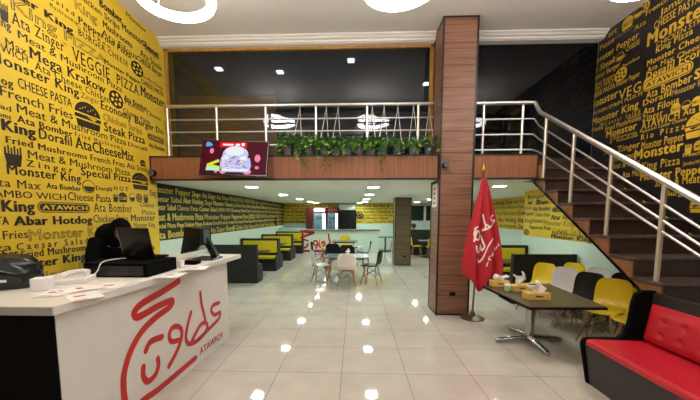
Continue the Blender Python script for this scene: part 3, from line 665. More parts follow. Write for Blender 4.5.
o = MB().box(-.06,.06,-.05,.05,0,.10).build('napkin_stack', M_PAPER, bevel=.006); o.location = tuple(on_z(43,290,ZT)); o.rotation_euler.z = .4; tag(o, 'stack of white napkins beside the black bundle on the counter', 'napkins')
def bundle(x, y, rx, ry, rz_, label, seed):
    R = random.Random(seed); ph_ = [R.uniform(0, 6) for _ in range(6)]
    def f(p):
        k = 1+.13*math.sin(5*p.x+ph_[0])*math.cos(4*p.y+ph_[1])+.1*math.sin(9*p.y+ph_[2]+4*p.z)
        q = p*k; q.z = max(q.z, -.62); return q
    t = thing('plastic_bundle', label, 'bag', (x, y, ZT), .3)
    MB().ball((0,0,rz_*.62), (rx,ry,rz_), 22, 14, f).build('bag', mat('shiny_black_film', (30,30,32), .22), t, smooth=70)
    return t
b1 = bundle(-2.86, 2.56, .25, .17, .17, 'black plastic bundle with a white tag at the left end of the counter', 3)
MB().box(.0,.10,-.168,-.158,.07,.09).build('white_tag', M_PAPER, b1)
bundle(-3.42, 2.5, .22, .2, .16, 'black plastic bundle at the very left edge of the counter by the wall', 5)

# ------------------------------------------------------------------ people
def skin_body(name, verts, edges, radii, m, parent, sub=2):
    me = bpy.data.meshes.new(name); me.from_pydata(verts, edges, []); ob = bpy.data.objects.new(name, me); C.objects.link(ob)
    ob.modifiers.new('skin', 'SKIN'); d = ob.modifiers.new('sub', 'SUBSURF'); d.levels = d.render_levels = sub
    for i, r in enumerate(radii):
        s = me.skin_vertices[0].data[i]; s.radius = r if isinstance(r, tuple) else (r, r); s.use_root = (i == 0); s.use_loose = False
    me2 = bpy.data.meshes.new_from_object(ob.evaluated_get(bpy.context.evaluated_depsgraph_get()))
    bpy.data.objects.remove(ob); me2.name = name
    me2.polygons.foreach_set('use_smooth', [True]*len(me2.polygons)); me2.materials.clear(); me2.materials.append(m)
    o = bpy.data.objects.new(name, me2); C.objects.link(o); o.parent = parent
    return o
def hand_chain(V, E, R, wrist, d, side):
    d = Vector(d).normalized(); s = Vector(side).normalized(); dn = Vector((0,0,-1))
    w0 = Vector(wrist); pi_ = len(V); V.append(w0+d*.05); R.append((.034,.018))
    for k, (off, L) in enumerate(((-.03,.065),(-.01,.075),(.01,.07),(.03,.055))):
        b = len(V); q = w0+d*.085+s*off
        V += [q, q+d*L*.5+dn*.005, q+d*L+dn*.03]; R += [.011,.0095,.008]; E += [(pi_,b),(b,b+1),(b+1,b+2)]
    b = len(V); V += [w0+d*.05-s*.045, w0+d*.09-s*.06+dn*.012]; R += [.012,.009]; E += [(pi_,b),(b,b+1)]
    return pi_
def human(name, label, loc, rz, sc, joints, coat, seated=False, scarf=True):
    """joints in metres, person faces -Y locally"""
    t = thing('person', label, 'person', loc, rz); t.scale = (sc, sc, sc)
    J = joints; V = []; E = []; R = []
    def add(p, r, link=None):
        V.append(Vector(p)); R.append(r)
        if link is not None: E.append((link, len(V)-1))
        return len(V)-1
    pel = add(J['pelvis'], (.15,.11)); sp = add(J['spine'], (.14,.10), pel); ch = add(J['chest'], (.17,.115), sp); nk = add(J['neck'], .055, ch); hd0 = add(J['chin'], (.062,.07), nk); hd = add(J['head'], (.078,.095), hd0); add(J['crown'], (.06,.07), hd)
    for s in (-1, 1):
        def m(p): return (p[0]*s, p[1], p[2])
        sh = add(m(J['shoulder']), .07, ch); el = add(m(J['elbow']), .045, sh); wr_ = add(m(J['wrist']), .028, el)
        dv = Vector(m(J['wrist']))-Vector(m(J['elbow'])); k = len(V); hand_chain(V, E, R, m(J['wrist']), dv, (s,0,0)); E.append((wr_, k))
        hp = add(m(J['hip']), .10, pel); kn = add(m(J['knee']), .062, hp); an = add(m(J['ankle']), .042, kn); fo = add(m(J['toe']), (.045,.03), an)
    skin_body('body', V, E, R, M_SKIN, t)
    # coat: same skeleton, wider, ending at wrists, and trousers to the ankles
    V2 = [V[pel], V[sp], V[ch], V[ch].lerp(V[nk], .55)]; E2 = [(0,1),(1,2),(2,3)]; R2 = [(.19,.145),(.19,.14),(.215,.15),.09]
    for s in (-1, 1):
        b = len(V2); V2 += [Vector((J[k][0]*s, J[k][1], J[k][2])) for k in ('shoulder','elbow','wrist')]; R2 += [.10,.075,.052]; E2 += [(2,b),(b,b+1),(b+1,b+2)]
    skin_body('coat', V2, E2, R2, coat, t)
    V3 = [V[pel]]; E3 = []; R3 = [(.165,.13)]
    for s in (-1, 1):
        b = len(V3); V3 += [Vector((J[k][0]*s, J[k][1], J[k][2])) for k in ('hip','knee','ankle')]; R3 += [.118,.08,.062]; E3 += [(0,b),(b,b+1),(b+1,b+2)]
    skin_body('trousers', V3, E3, R3, M_CLOTH, t)
    H_ = Vector(J['head']); up = (Vector(J['crown'])-Vector(J['chin'])).normalized(); fw_ = Vector(J['face']).normalized(); fw_ = (fw_-up*fw_.dot(up)).normalized(); rt = fw_.cross(up)
    def hp_(a, b, c): return H_+rt*a+fw_*b+up*c
    MB().ball(hp_(0,.098,-.02), (.016,.02,.022), 8, 6).build('nose', M_SKIN, t, smooth=80)
    for s in (-1, 1):
        MB().ball(hp_(.032*s,.085,.012), .012, 8, 6).build('eye', M_HAIR, t, smooth=80)
        MB().ball(hp_(.08*s,0,-.005), (.012,.02,.028), 8, 6).build('ear', M_SKIN, t, smooth=80)
    MB().ball(hp_(0,.085,-.062), (.024,.012,.008), 8, 6).build('mouth', mat('lips', (140, 70, 66), .5), t, smooth=80)
    # hair or headscarf: a shell around the head that leaves the face open
    hs = MB(); n, mm = 24, 14; vs = []; fs = []
    for i in range(mm+1):
        a = PI*i/mm
        for j in range(n):
            b = 2*PI*j/n; p = Vector((math.sin(a)*math.cos(b), math.sin(a)*math.sin(b), math.cos(a)))
            vs.append(hp_(p.x*.108, p.y*.122-.012, p.z*.135+.01))
    for i in range(mm):
        for j in range(n):
            a = PI*(i+.5)/mm; b = 2*PI*(j+.5)/n; p = Vector((math.sin(a)*math.cos(b), math.sin(a)*math.sin(b), math.cos(a)))
            if p.y > .45 and -.75 < p.z < .42: continue
            if not scarf and p.z < -.35: continue
            fs.append((i*n+j, (i+1)*n+j, (i+1)*n+(j+1)%n, i*n+(j+1)%n))
    hs.add(vs, fs); hs.build('headscarf' if scarf else 'hair', M_CLOTH if scarf else M_HAIR, t, smooth=80, solid=.014)
    if scarf:
        nkp = Vector(J['neck']); MB().tube([H_-up*.05-fw_*.03, nkp+Vector((0,.01,.03)), Vector(J['chest'])+Vector((0,0,.10))], [.118,.125,.19], 16).build('scarf_drape', M_CLOTH, t, smooth=80)
    return t
stand = dict(pelvis=(0,.10,.92), spine=(0,.06,1.12), chest=(0,-.06,1.34), neck=(0,-.17,1.44), chin=(0,-.27,1.475), head=(0,-.32,1.53), crown=(0,-.35,1.60), face=(0,-.8,-.9),
             shoulder=(.19,-.07,1.38), elbow=(.27,-.16,1.14), wrist=(.16,-.40,1.17), hip=(.09,.10,.88), knee=(.10,.07,.48), ankle=(.10,.12,.08), toe=(.11,-.03,.035))
human('cashier', 'person in black coat and black headscarf bending over the laptop behind the counter', (-3.24, 4.25, 0), math.radians(56), 1.05, stand, M_CLOTH)
sit = dict(pelvis=(0,.05,.60), spine=(0,.06,.72), chest=(0,.0,.96), neck=(0,-.03,1.10), chin=(0,-.06,1.15), head=(0,-.07,1.22), crown=(0,-.07,1.30), face=(0,-1,-.2),
           shoulder=(.19,.0,1.02), elbow=(.25,-.12,.80), wrist=(.15,-.30,.80), hip=(.10,.03,.59), knee=(.12,-.38,.56), ankle=(.12,-.38,.09), toe=(.12,-.52,.035))
human('guest', 'person in a blue grey top sitting behind the dark booth beyond the rear column', (2.82, 15.75, 0), math.radians(-90), 1.05, sit, M_BLUECLOTH, True, False)

# ------------------------------------------------------------------ television
tv = thing('television', 'wall television tilted down in front of the balcony, showing a red menu screen', 'television', (-2.07, 5.70, 2.77))
tv.rotation_euler = (math.radians(-17), math.radians(1.5), math.radians(2)); tw, th = .575, .325
MB().box(-tw, tw, -.02, .03, -th, th).build('case', M_BLACKG, tv, bevel=.006)
scr = MB().box(-tw+.015, tw-.015, -.0225, -.0205, -th+.03, th-.015).build('screen', mat('maroon_screen', (40, 6, 14), .5, spec=.05, emit=.3, emit_rgb=lin((84, 10, 30))), tv)
def scr_part(nm, rgb, polys, st=1.0, y=-.0245):
    m = MB()
    for p in polys: m.poly([(x, y, z) for x, z in p])
    m.build(nm, mat('screen_'+nm, tuple(int(c*.3) for c in rgb), .5, spec=.05, emit=st*.5, emit_rgb=lin(rgb)), scr, recalc=False)
def el(cx, cz, a, b, n=20): return [(cx+a*math.cos(2*PI*i/n), cz+b*math.sin(2*PI*i/n)) for i in range(n)]
scr_part('red_banner', (226, 20, 36), [[(-.26,.19),(.20,.19),(.20,.29),(-.26,.29)]])
scr_part('pink_blob', (240, 130, 170), [el(-.39,.12,.035,.05), el(.40,.0,.05,.07), el(.40,-.17,.035,.03), el(-.17,-.26,.05,.035), el(.24,-.25,.07,.05), el(-.29,-.26,.025,.02)])
scr_part('lime_ribbon', (214, 222, 60), [[(-.45,-.12),(-.26,-.03),(-.24,-.08),(-.36,-.13),(-.23,-.16),(-.22,-.25),(-.46,-.23)]])
scr_part('pale_ribbon', (170, 236, 210), [[(-.45,-.17),(-.24,-.18),(-.24,-.23),(-.46,-.24)]], 1, -.0255)
scr_part('blue_mark', (60, 170, 236), [[(-.50,.20),(-.42,.20),(-.38,.23),(-.42,.27),(-.48,.29),(-.50,.25)]])
scr_part('lavender_burger', (196, 190, 240), [el(.02,.06,.22,.16), [(-.22,.0),(.27,.0),(.30,-.14),(.27,-.26),(-.19,-.26),(-.23,-.14)]], 1, -.0255)
scr_part('white_cream', (226, 240, 246), [el(.0,.12,.16,.09), el(-.15,.0,.06,.05), el(.16,-.02,.07,.05), [(-.17,-.24),(.24,-.24),(.26,-.20),(-.19,-.20)]], 1, -.0265)
scr_part('banner_marks', (255, 250, 250), [[(-.21,.225),(-.03,.225),(-.03,.255),(-.21,.255)], [(.01,.22),(.08,.22),(.08,.26),(.01,.26)], [(.11,.225),(.16,.225),(.16,.275),(.11,.275)]], 1, -.0265)
scr_part('filling_spots', (236, 206, 120), [el(.04,.02,.03,.02), el(-.06,-.06,.025,.018), el(.12,-.1,.03,.02), el(-.1,-.15,.02,.012)], 1, -.0275)
RS = random.Random(4)
scr_part('crumbs', (250, 246, 252), [el(RS.uniform(-.19,.23), RS.uniform(-.22,.16), RS.uniform(.008,.02), RS.uniform(.006,.014), 8) for _ in range(40)], .9, -.0285)
scr_part('violet_shade', (120, 110, 200), [el(RS.uniform(-.18,.23), RS.uniform(-.2,.05), RS.uniform(.01,.03), RS.uniform(.006,.012), 8) for _ in range(26)], .9, -.028)
MB().box(-.1, .1, .03, .16, -.12, .1).build('wall_bracket', M_BLACK, tv)

# ------------------------------------------------------------------ hanging plants on the balcony ledge
def leafy(mb, c, R, n, spread, drop, rng):
    for i in range(n):
        a = rng.uniform(0, 2*PI); r = spread*math.sqrt(rng.random()); h = rng.uniform(-.02, drop)
        p = Vector((c[0]+r*math.cos(a), c[1]+r*math.sin(a)*.6, c[2]+h*(1-r/spread*.6)))
        leaf(mb, p, a, rng)
def leaf(mb, p, a, rng):
    L = rng.uniform(.06, .10); wd = L*.45; t = rng.uniform(-.9, .5)
    d = Vector((math.cos(a)*math.cos(t), math.sin(a)*math.cos(t), math.sin(t))); s = d.cross(Vector((0,0,1))).normalized(); u = s.cross(d)
    mb.m = 0 if rng.random() < .7 else 1
    mb.add([p, p+d*L*.4+s*wd+u*.008, p+d*L, p+d*L*.4-s*wd+u*.008, p+d*L*.45], [(0,1,4),(1,2,4),(2,3,4),(3,0,4)])
plants = [(288,.12,0),(297,.13,1),(309,.17,0),(324,.12,1),(336,.14,1),(347,.13,0),(359,.12,0),(371,.13,1),(383,.14,1),(397,.12,1),(413,.13,1),(429,.12,1)]
PY = 6.2
for i, (px, sp, hook) in enumerate(plants):
    x = on_y(px, 150, PY).x; rng = random.Random(50+i)
    t = thing('hanging_plant', 'green leafy plant in a charcoal pot on the balcony ledge, %s from the left' % ORD[i], 'potted plant', (x, PY, ZM1), 0, 'plants along the balcony ledge')
    MB().lathe(0, 0, [(.06, 0), (.085, .2), (.095, .2), (.095, .22), (.08, .22), (.075, .19)], 18).build('pot', M_POT, t, smooth=40)
    m = MB(); leafy(m, (0,0,.21), .1, 125 if i < 9 else 80, sp+(.08 if i < 9 else .03), .20+.12*(i in (0,2)), rng)
    for s in range(3):                                       # trailing stems over the ledge edge
        a = rng.uniform(PI*1.15, PI*1.85); L = rng.uniform(.2, .42) if i not in (2, 3, 8) or s else .62
        for k in range(int(L/.035)):
            q = k*.035; yy = min(q, .12)+.1
            leaf(m, Vector((math.cos(a)*.1+rng.uniform(-.02,.02), -yy-.19, .2-max(0, q-.08))), rng.uniform(0, 6.28), rng)
    m.build('foliage', [M_LEAF, M_LEAF2], t, recalc=False)
    if hook:
        h = MB(); top = Vector((.03, YR-PY-.04, .95))
        for sx in (-.09, .09): h.tube([(sx, 0, .2), tuple(top)], .006, 5)
        h.tube([tuple(top), (top.x, top.y+.02, 1.02), (top.x, top.y+.06, 1.03)], .008, 5); h.build('wire_hanger', M_STEEL, t)
# cameras at the ends of the band
def cctv(x, y, z, label):
    t = thing('security_camera', label, 'camera', (x, y, z))
    MB().lathe(0, 0, [(.03, 0), (.05, .012), (.05, .03)], 16).build('mount', M_POT, t, smooth=40); t.children[0].rotation_euler.x = PI/2
    MB().ball((0,-.06,0), .055, 16, 12).build('housing', M_BLACK, t, smooth=80)
    MB().lathe(0, 0, [(.012,.0),(.022,.006),(.022,.012)], 14).build('lens', M_POT, t, smooth=40); t.children[2].rotation_euler.x = PI/2; t.children[2].location = (0,-.108,0)
q = on_y(445, 165.5, 5.85); cctv(q.x, 5.88, q.z, 'dark round security camera on the front column')
q = on_y(154.5, 173.5, 5.9); cctv(q.x, 5.918, q.z, 'dark round security camera at the left end of the balcony band')
def socket(x, y, z, label):
    t = thing('wall_socket', label, 'socket', (x, y, z)); MB().box(-.055,.055,-.012,.0,-.04,.04).build('plate', M_TRIM, t, bevel=.004); MB().box(-.035,-.008,-.015,-.012,-.02,.02).box(.008,.035,-.015,-.012,-.02,.02).build('outlet', M_BLACK, t)
q = on_y(452.5, 294, 5.88); socket(q.x, 5.891, q.z, 'dark double socket low on the front column')
q = on_y(404.5, 256.5, 11.85); socket(q.x, 11.861, q.z, 'dark socket low on the rear column')
pn = thing('paper_notice', 'white paper notice with red print taped to the side of the front column', 'notice', (1.46, 6.2, 2.17))
MB().box(-.004, .006, -.16, .16, -.22, .2).build('sheet', M_PAPER, pn); MB().box(-.006,.006,-.16,.16,.2,.245).build('green_header', mat('dark_green_print', (30, 70, 52), .6), pn)
m = MB()
for k in range(4): m.box(-.006,-.0042,-.1,.08-.03*(k%2),-.16+.085*k,-.13+.085*k)
m.build('red_print', M_RED, pn)

# ------------------------------------------------------------------ flag
PT = on_y(483.5, 172, 5.36)
fg = thing('floor_flag', 'red flag with white script hanging from a brass pole on a floor stand', 'flag', (2.06, 5.72, 0), 0)
MB().lathe(2.06, 5.72, [(.20, 0), (.20, .018), (.15, .04), (.05, .055), (.035, .12), (.028, .13)], 28).build('stand_base', mat('worn_bronze', (112, 90, 76), .4, .7), fg, smooth=40, world=True)
MB().tube([(2.06, 5.72, .12), PT], .016, 10).build('pole', mat('brass_pole', (150, 108, 76), .35, .8), fg, smooth=50, world=True)
MB().lathe(PT.x, PT.y, [(.012, PT.z-.02), (.028, PT.z+.02), (.028, PT.z+.04), (.012, PT.z+.08), (.004, PT.z+.15)], 14).build('finial', mat('gold_finial', (196, 150, 70), .3, .9), fg, smooth=50, world=True)
FY = 5.32
def flag_edge(v):     # left and right outline px for v = 0 top .. 1 bottom
    rows = [(0,482,486.5,178),(.12,479.5,490,190),(.3,474.5,494,208),(.5,469.5,498.5,228),(.7,465,501.5,248),(.88,462.5,503,266),(1,463,502.5,275)]
    for a, b in zip(rows, rows[1:]):
        if v <= b[0]:
            t = (v-a[0])/(b[0]-a[0]); return [a[i]+(b[i]-a[i])*t for i in (1,2,3)]
    return rows[-1][1:]
def flag_pt(u, v, off=0):
    l, r, y = flag_edge(v); tip = 17*math.exp(-((u-.44)/.2)**2)*max(0, v-.55)/.45+3*math.sin(7*u)*max(0,v-.6)
    p = on_y(l+(r-l)*u, y+tip, FY); fold = (.055*math.sin(u*15+1.2*v)+.02*math.sin(u*29+2))*min(1, .25+v)
    p.y = FY+fold*.55-.0*v-off; return p
m = MB(); m.grid(lambda u, v: flag_pt(u, v), 48, 40); fo = m.build('cloth', M_FLAG, fg, smooth=80, solid=.004, world=True)
m = MB()
def flag_stroke(pts, wd):
    P = smooth_path([Vector((x, y, 0)) for x, y in pts], 5); L = []
    for i, p in enumerate(P):
        t = (P[min(i+1,len(P)-1)]-P[max(i-1,0)]).normalized(); s = Vector((-t.y, t.x, 0))*wd/2
        for q in (p+s, p-s):
            X, Y_ = 460+q.x/4, 190+q.y/4; v = min(1, max(0, (Y_-178)/97)); l, r, _ = flag_edge(v); L.append(flag_pt(min(.98, max(.02, (X-l)/(r-l))), v, .012))
    k = len(P); m.add(L, [(2*i, 2*i+1, 2*i+3, 2*i+2) for i in range(k-1)])
for pts, wd in [([(134,96),(122,104),(124,118),(138,116),(128,132),(112,146),(98,152)],6),([(92,92),(97,118),(102,142),(88,158)],6),([(104,132),(114,140),(108,150),(94,156)],5),([(84,172),(92,190),(98,206),(88,214),(82,198)],6),
                ([(62,148),(56,170),(62,186),(74,182),(76,166),(66,158),(54,196)],6),([(62,206),(66,222),(78,220),(78,206)],6),([(70,240),(72,248),(90,240),(112,208),(130,184)],6),([(56,150),(70,140)],5),
                ([(110,262),(104,272)],5),([(118,246),(112,254),(120,262)],4),([(128,236),(124,250),(134,244)],4),([(140,218),(136,232),(146,228),(150,216)],4),([(152,206),(156,216)],4)]: flag_stroke(pts, wd)
m.build('printed_script', M_FLAGTXT, fo, recalc=False, world=True)

# ------------------------------------------------------------------ right table and what stands on it
tb = thing('pedestal_table', 'dark brown pedestal table with a chrome cross foot beside the flag', 'table', (2.47, 4.62, 0))
TZ = .72
MB().prism([(1.985,5.12,TZ-.035),(2.075,3.90,TZ-.035),(2.99,3.93,TZ-.035),(3.09,5.30,TZ-.035)], (0,0,.035)).build('tabletop', M_TABLE, tb, bevel=.004, world=True)
MB().prism([(1.98,5.126,TZ-.037),(2.07,3.893,TZ-.037),(2.996,3.923,TZ-.037),(3.096,5.306,TZ-.037)], (0,0,.022)).build('edge_band', M_BLACK, tb, world=True)
MB().tube([(2.47,4.62,.07),(2.47,4.62,TZ-.037)], .058, 16).lathe(2.47, 4.62, [(.14,TZ-.05),(.14,TZ-.037)], 16).build('column', M_CHROME, tb, smooth=40, world=True)
for a in (183, 274, 8, 98):
    a = math.radians(a-3); d = Vector((math.cos(a), math.sin(a), 0)); c = Vector((2.47,4.62,0))
    MB().tube([c+Vector((0,0,.075)), c+d*.2+Vector((0,0,.065)), c+d*.42+Vector((0,0,.04)), c+d*.47+Vector((0,0,.03))], [.048,.044,.04,.03], 10).build('foot', M_CHROME, tb, smooth=60, world=True)
def tissue(x, y, z, rz, label, w_=.29, d_=.14, h_=.085, seed=1, th_=.12, name='tissue_box'):
    t = thing(name, label, 'tissue box', (x, y, z), rz)
    MB().box(-w_/2, w_/2, -d_/2, d_/2, 0, h_).build('carton', M_KRAFT, t, bevel=.004)
    MB().box(-w_*.16, w_*.16, -d_/2-.0015, -d_/2, h_*.4, h_*.62).build('printed_mark', mat('brown_print', (96, 64, 40), .7), t)
    R = random.Random(seed); a = [R.uniform(0, 6) for _ in range(4)]
    def fn(u, v):
        q = (u-.5)*2; r = v
        return (q*w_*.42*(.35+.65*r)+.02*math.sin(6*r+a[0]), (.03*math.sin(q*5+a[1])+.02*math.sin(9*q+a[2]))*(.4+r), h_-.002+th_*r*(1-.35*q*q+.22*math.sin(4*q+a[3])))
    MB().grid(fn, 16, 8).build('tissue', M_PAPER, t, smooth=80, solid=.002, recalc=False)
    return t
tissue(2.36, 4.30, TZ, .03, 'yellow tissue box with a brown mark nearest the table front', .30, seed=2, th_=.13)
tissue(2.38, 4.78, TZ, .15, 'tissue box with a large crumpled white tissue in the middle of the dark table', .26, seed=5, th_=.17)
tissue(2.22, 5.08, TZ, -.1, 'yellow tissue box nearest the flag on the dark table', .26, seed=8, th_=.09)
o = MB().box(-.12,.12,-.05,.05,0,.015).build('folded_napkin', M_PAPER); o.location = (2.42,4.98,TZ); o.rotation_euler.z = .3; tag(o, 'folded white napkin between the tissue boxes on the dark table', 'napkin')
jr = thing('green_jar', 'small pale green jar beside the tissue boxes on the dark table', 'jar', (2.18, 4.72, TZ))
MB().lathe(0,0,[(.036,0),(.042,.01),(.042,.075),(.034,.085)],18).build('jar', mat('pale_green_plastic', (150, 196, 130), .4), jr, smooth=40); MB().lathe(0,0,[(.036,.085),(.036,.105),(.02,.112)],18).build('lid', M_PAPER, jr, smooth=40)

# ------------------------------------------------------------------ shell chairs
def shell_chair(kind, shell_m, cushion=None):
    t = thing('shell_chair', '', 'chair'); K = 1.09
    prof = [(-.225,.425),(-.20,.452),(-.10,.452),(.02,.44),(.11,.447),(.165,.48),(.20,.55),(.222,.64),(.24,.74),(.252,.80),(.257,.825)]   # (y, z), faces -Y
    hw = [.19,.215,.225,.225,.218,.212,.212,.212,.20,.165,.12]
    P = smooth_path([Vector((a, b, c)) for (a, b), c in zip(prof, hw)], 2)
    def fn(u, v):
        i = min(int(v*(len(P)-1)+.5), len(P)-1); p = P[i]; q = (u-.5)*2
        seat = max(0, 1-v*2.2); back = max(0, (v-.45)/.55)
        return (q*p.z*K, (p.x-.055*q*q*back*(1-max(0,v-.85)*2))*K, (p.y+.03*q*q*seat)*K)
    MB().grid(fn, 10, len(P)-1).build('shell', shell_m, t, smooth=80, solid=.012, subsurf=1)
    for sx in (-1, 1):
        for a, b in ((-.13,-.21),(.11,.2)):
            MB().tube([(sx*.10*K, a*K, .435*K), (sx*.215*K, b*K, 0)], [.017,.011], 10).build('leg', M_BEECH, t, smooth=50)
    m = MB()
    def lp_(sx, a, b, f): return Vector((sx*(.10+.115*f)*K, (a+(b-a)*f)*K, .435*K*(1-f)))
    for sx in (-1, 1):
        m.tube([lp_(sx,-.13,-.21,.12), lp_(sx,.11,.2,.6)], .004, 5).tube([lp_(sx,-.13,-.21,.6), lp_(sx,.11,.2,.12)], .004, 5)
    for a, b in ((-.13,-.21),(.11,.2)):
        m.tube([lp_(-1,a,b,.12), lp_(1,a,b,.6)], .004, 5).tube([lp_(-1,a,b,.6), lp_(1,a,b,.12)], .004, 5)
    m.box(-.11*K,.11*K,-.14*K,-.12*K,.42*K,.437*K).box(-.11*K,.11*K,.1*K,.12*K,.42*K,.437*K)
    m.build('wire_brace', M_WIRE, t)
    if cushion: MB().grid(lambda u, v: ((u-.5)*.40*K, (-.2+.33*v)*K, (.462+.012*math.sin(PI*u)*math.sin(PI*v))*K), 8, 8).build('seat_cushion', cushion, t, smooth=80, solid=.02)
    return t
protos = {}
def chair(kind, x, y, heading, label, group):
    """heading: direction the sitter looks, degrees from +X"""
    rz = math.radians(heading+90)
    if kind not in protos:
        protos[kind] = shell_chair(kind, {'y':M_YCHAIR,'w':M_WCHAIR,'p':M_PCHAIR,'m':M_MCHAIR,'b':M_BCHAIR,'g':M_BCHAIR}[kind], M_GCHAIR if kind == 'g' else None); c = protos[kind]
    else: c = copy_tree(protos[kind])
    c.location = (x, y, 0); c.rotation_euler.z = rz; c['label'] = label; c['category'] = 'chair'; c['group'] = group
    return c
g = 'chairs beside the staircase'
# backs measured in the photo; the seat lies ahead of the back
def chair_back(kind, bx, by, heading, label):
    a = math.radians(heading); chair(kind, bx+.27*math.cos(a), by+.27*math.sin(a), heading, label, g)
chair_back('y', 3.80, 4.26, 208, 'yellow shell chair squeezed behind the backrest of the red bench')
chair_back('y', 3.73, 4.78, 212, 'yellow shell chair at the near right corner of the dark table')
chair_back('b', 3.76, 5.30, 208, 'black shell chair between the white and yellow chairs beside the dark table')
chair_back('w', 3.70, 5.82, 208, 'white shell chair beside the dark table under the stairs')
chair_back('y', 3.64, 6.33, 208, 'yellow shell chair in front of the black partition, left of the white chair')
chair_back('y', 4.20, 6.36, 200, 'yellow shell chair behind the white chair, against the mint wall')
chair_back('b', 4.25, 5.22, 200, 'black shell chair behind the yellow chair, against the mint wall')
chair_back('w', 4.25, 5.80, 200, 'white shell chair half hidden behind the black chair, against the mint wall')

# ------------------------------------------------------------------ red bench in front of the stairs
bn = thing('red_bench', 'black wooden bench with red leatherette seat and buttoned red backrest', 'bench', (2.75, 2.4, 0))
BY1, BY0 = 3.47, .3
prof = [(2.50,0),(2.415,.42),(2.418,.465),(2.44,.495),(2.48,.507),(2.78,.507),(2.86,.56),(2.885,.7),(2.90,.88),(2.925,.985),(2.98,1.02),(3.13,1.02),(3.14,0)]
MB().prism([(x, BY1, z) for x, z in prof], (0,.05,0)).build('end_panel', M_BLACK, bn, bevel=.01, world=True)
MB().prism([(x, BY0-.05, z) for x, z in prof], (0,.05,0)).build('end_panel', M_BLACK, bn, bevel=.01, world=True)
MB().prism([(2.515,BY0,.0),(2.435,BY0,.44),(2.47,BY0,.44),(2.55,BY0,0)], (0,BY1-BY0,0)).build('front_board', M_DARKWOOD, bn, world=True)
MB().box(2.48,3.03,BY0,BY1,.36,.42).build('seat_base', M_BLACK, bn, world=True)
MB().prism([(2.44,BY0+.005,.43),(2.435,BY0+.005,.485),(2.47,BY0+.005,.503),(3.07,BY0+.005,.49),(3.07,BY0+.005,.43)], (0,BY1-BY0-.01,0)).build('seat_cushion', M_REDLEATHER, bn, bevel=.012, world=True)
MB().prism([(3.045,BY0,.42),(3.09,BY0,1.0),(3.145,BY0,1.0),(3.145,BY0,.42)], (0,BY1-BY0,0)).build('back_board', M_DARKWOOD, bn, bevel=.006, world=True)
btn = [(y, z) for y in [BY0+.15+.2*i for i in range(15)] for z in (.62, .76)]
def cush(u, v):
    y = BY0+.02+(BY1-BY0-.04)*u; z = .505+.385*v; e = min(1, min(u, 1-u)*60, min(v, 1-v)*5); d = .045*math.sqrt(max(0, e))
    for by, bz in btn:
        r2 = ((y-by)/.03)**2+((z-bz)/.025)**2
        if r2 < 9: d -= .022*math.exp(-r2)
    return (3.02+.06*v-d, y, z)
MB().grid(cush, 200, 22).build('back_cushion', M_REDLEATHER, bn, smooth=80, world=True)
for y, z in btn:
    if y > 2.2:
        MB().ball((3.02+.06*(z-.505)/.385-.026, y, z), (.006,.011,.011), 8, 6).build('button', M_REDLEATHER, bn, smooth=80, world=True)

# ------------------------------------------------------------------ booths
def booth(x0, x1, y, face, label, group, h=1.03, depth=.5):
    """y: back plane; face +1 looks to +Y (away), -1 looks at the camera"""
    t = thing('booth_bench', label, 'bench', ((x0+x1)/2, y, 0), 0, group); hw = (x1-x0)/2; s = face
    def bx(m, a, b, y0, y1, z0, z1): return m.box(a, b, min(s*y0, s*y1), max(s*y0, s*y1), z0, z1)
    bx(MB(), -hw, hw, 0, .05, 0, h).build('back_panel', M_BOOTH, t, bevel=.006)
    bx(MB(), -hw, hw-.03, .05, depth-.03, .0, .40).build('seat_base', M_BOOTH, t)
    pr_ = [(.05,0),(depth,0),(depth+.02,.40),(depth-.02,.47),(.2,.49),(.14,.58),(.11,h),(.05,h)]
    for q in (-hw, hw-.035): MB().prism([(q, s*a, z) for a, z in pr_], (.035,0,0)).build('side_panel', M_BOOTH, t, bevel=.004)
    bx(MB(), -hw+.04, hw-.04, .10, depth-.0, .40, .47).build('seat_cushion', M_YELLEATHER, t, bevel=.015)
    bx(MB(), -hw+.06, hw-.06, .05, .10, .56, h-.07).build('back_cushion', M_YELLEATHER, t, bevel=.02)
    bx(MB(), -hw+.06, hw-.06, .045, .085, .74, .75).build('cushion_seam', M_BLACK, t)
    return t
LB0, LB1 = -3.82, -2.55; gb = 'booth benches along the dark printed wall'
booth(LB0, -2.585, 8.53, 1, 'black backed booth bench nearest the counter, facing away', gb)
booth(LB0, LB1, 10.96, -1, 'booth bench with yellow cushions just behind the nearest black booth back', gb)
booth(LB0, LB1, 10.98, 1, 'booth bench back to back with the nearest yellow cushioned booth', gb)
booth(LB0, LB1, 13.41, -1, 'second booth bench with yellow cushions facing the room along the left wall', gb)
booth(LB0, LB1, 13.43, 1, 'booth bench back to back with the second yellow cushioned booth', gb)
booth(LB0, -2.5, 15.86, -1, 'farthest booth bench with yellow cushions, beside the red logo counter', gb)
gr = 'booth benches by the staircase'
booth(3.2, 4.45, 6.72, 1, 'black backed booth bench behind the row of shell chairs', gr, 1.02, .62)
booth(3.3, 4.46, 8.74, -1, 'yellow cushioned booth bench partly hidden by the red flag', gr)
def booth_table(x0, x1, y, label):
    t = thing('booth_table', label, 'table', ((x0+x1)/2, y, 0), 0, 'tables between the booth benches'); hw = (x1-x0)/2
    MB().box(-hw, hw, -.33, .33, .71, .745).build('tabletop', M_TABLE, t, bevel=.006)
    MB().tube([(.1,0,.03),(.1,0,.71)], .04, 12).build('column', M_CHROME, t, smooth=40); MB().box(-.2,.4,-.04,.04,0,.035).box(.06,.14,-.28,.28,0,.035).build('foot', M_CHROME, t, bevel=.01)
for y, l in ((9.73,'dark table in the nearest booth by the dark printed wall'),(12.2,'dark table in the second booth by the dark printed wall'),(14.65,'dark table in the farthest booth by the dark printed wall')): booth_table(-3.6, -2.62, y, l)
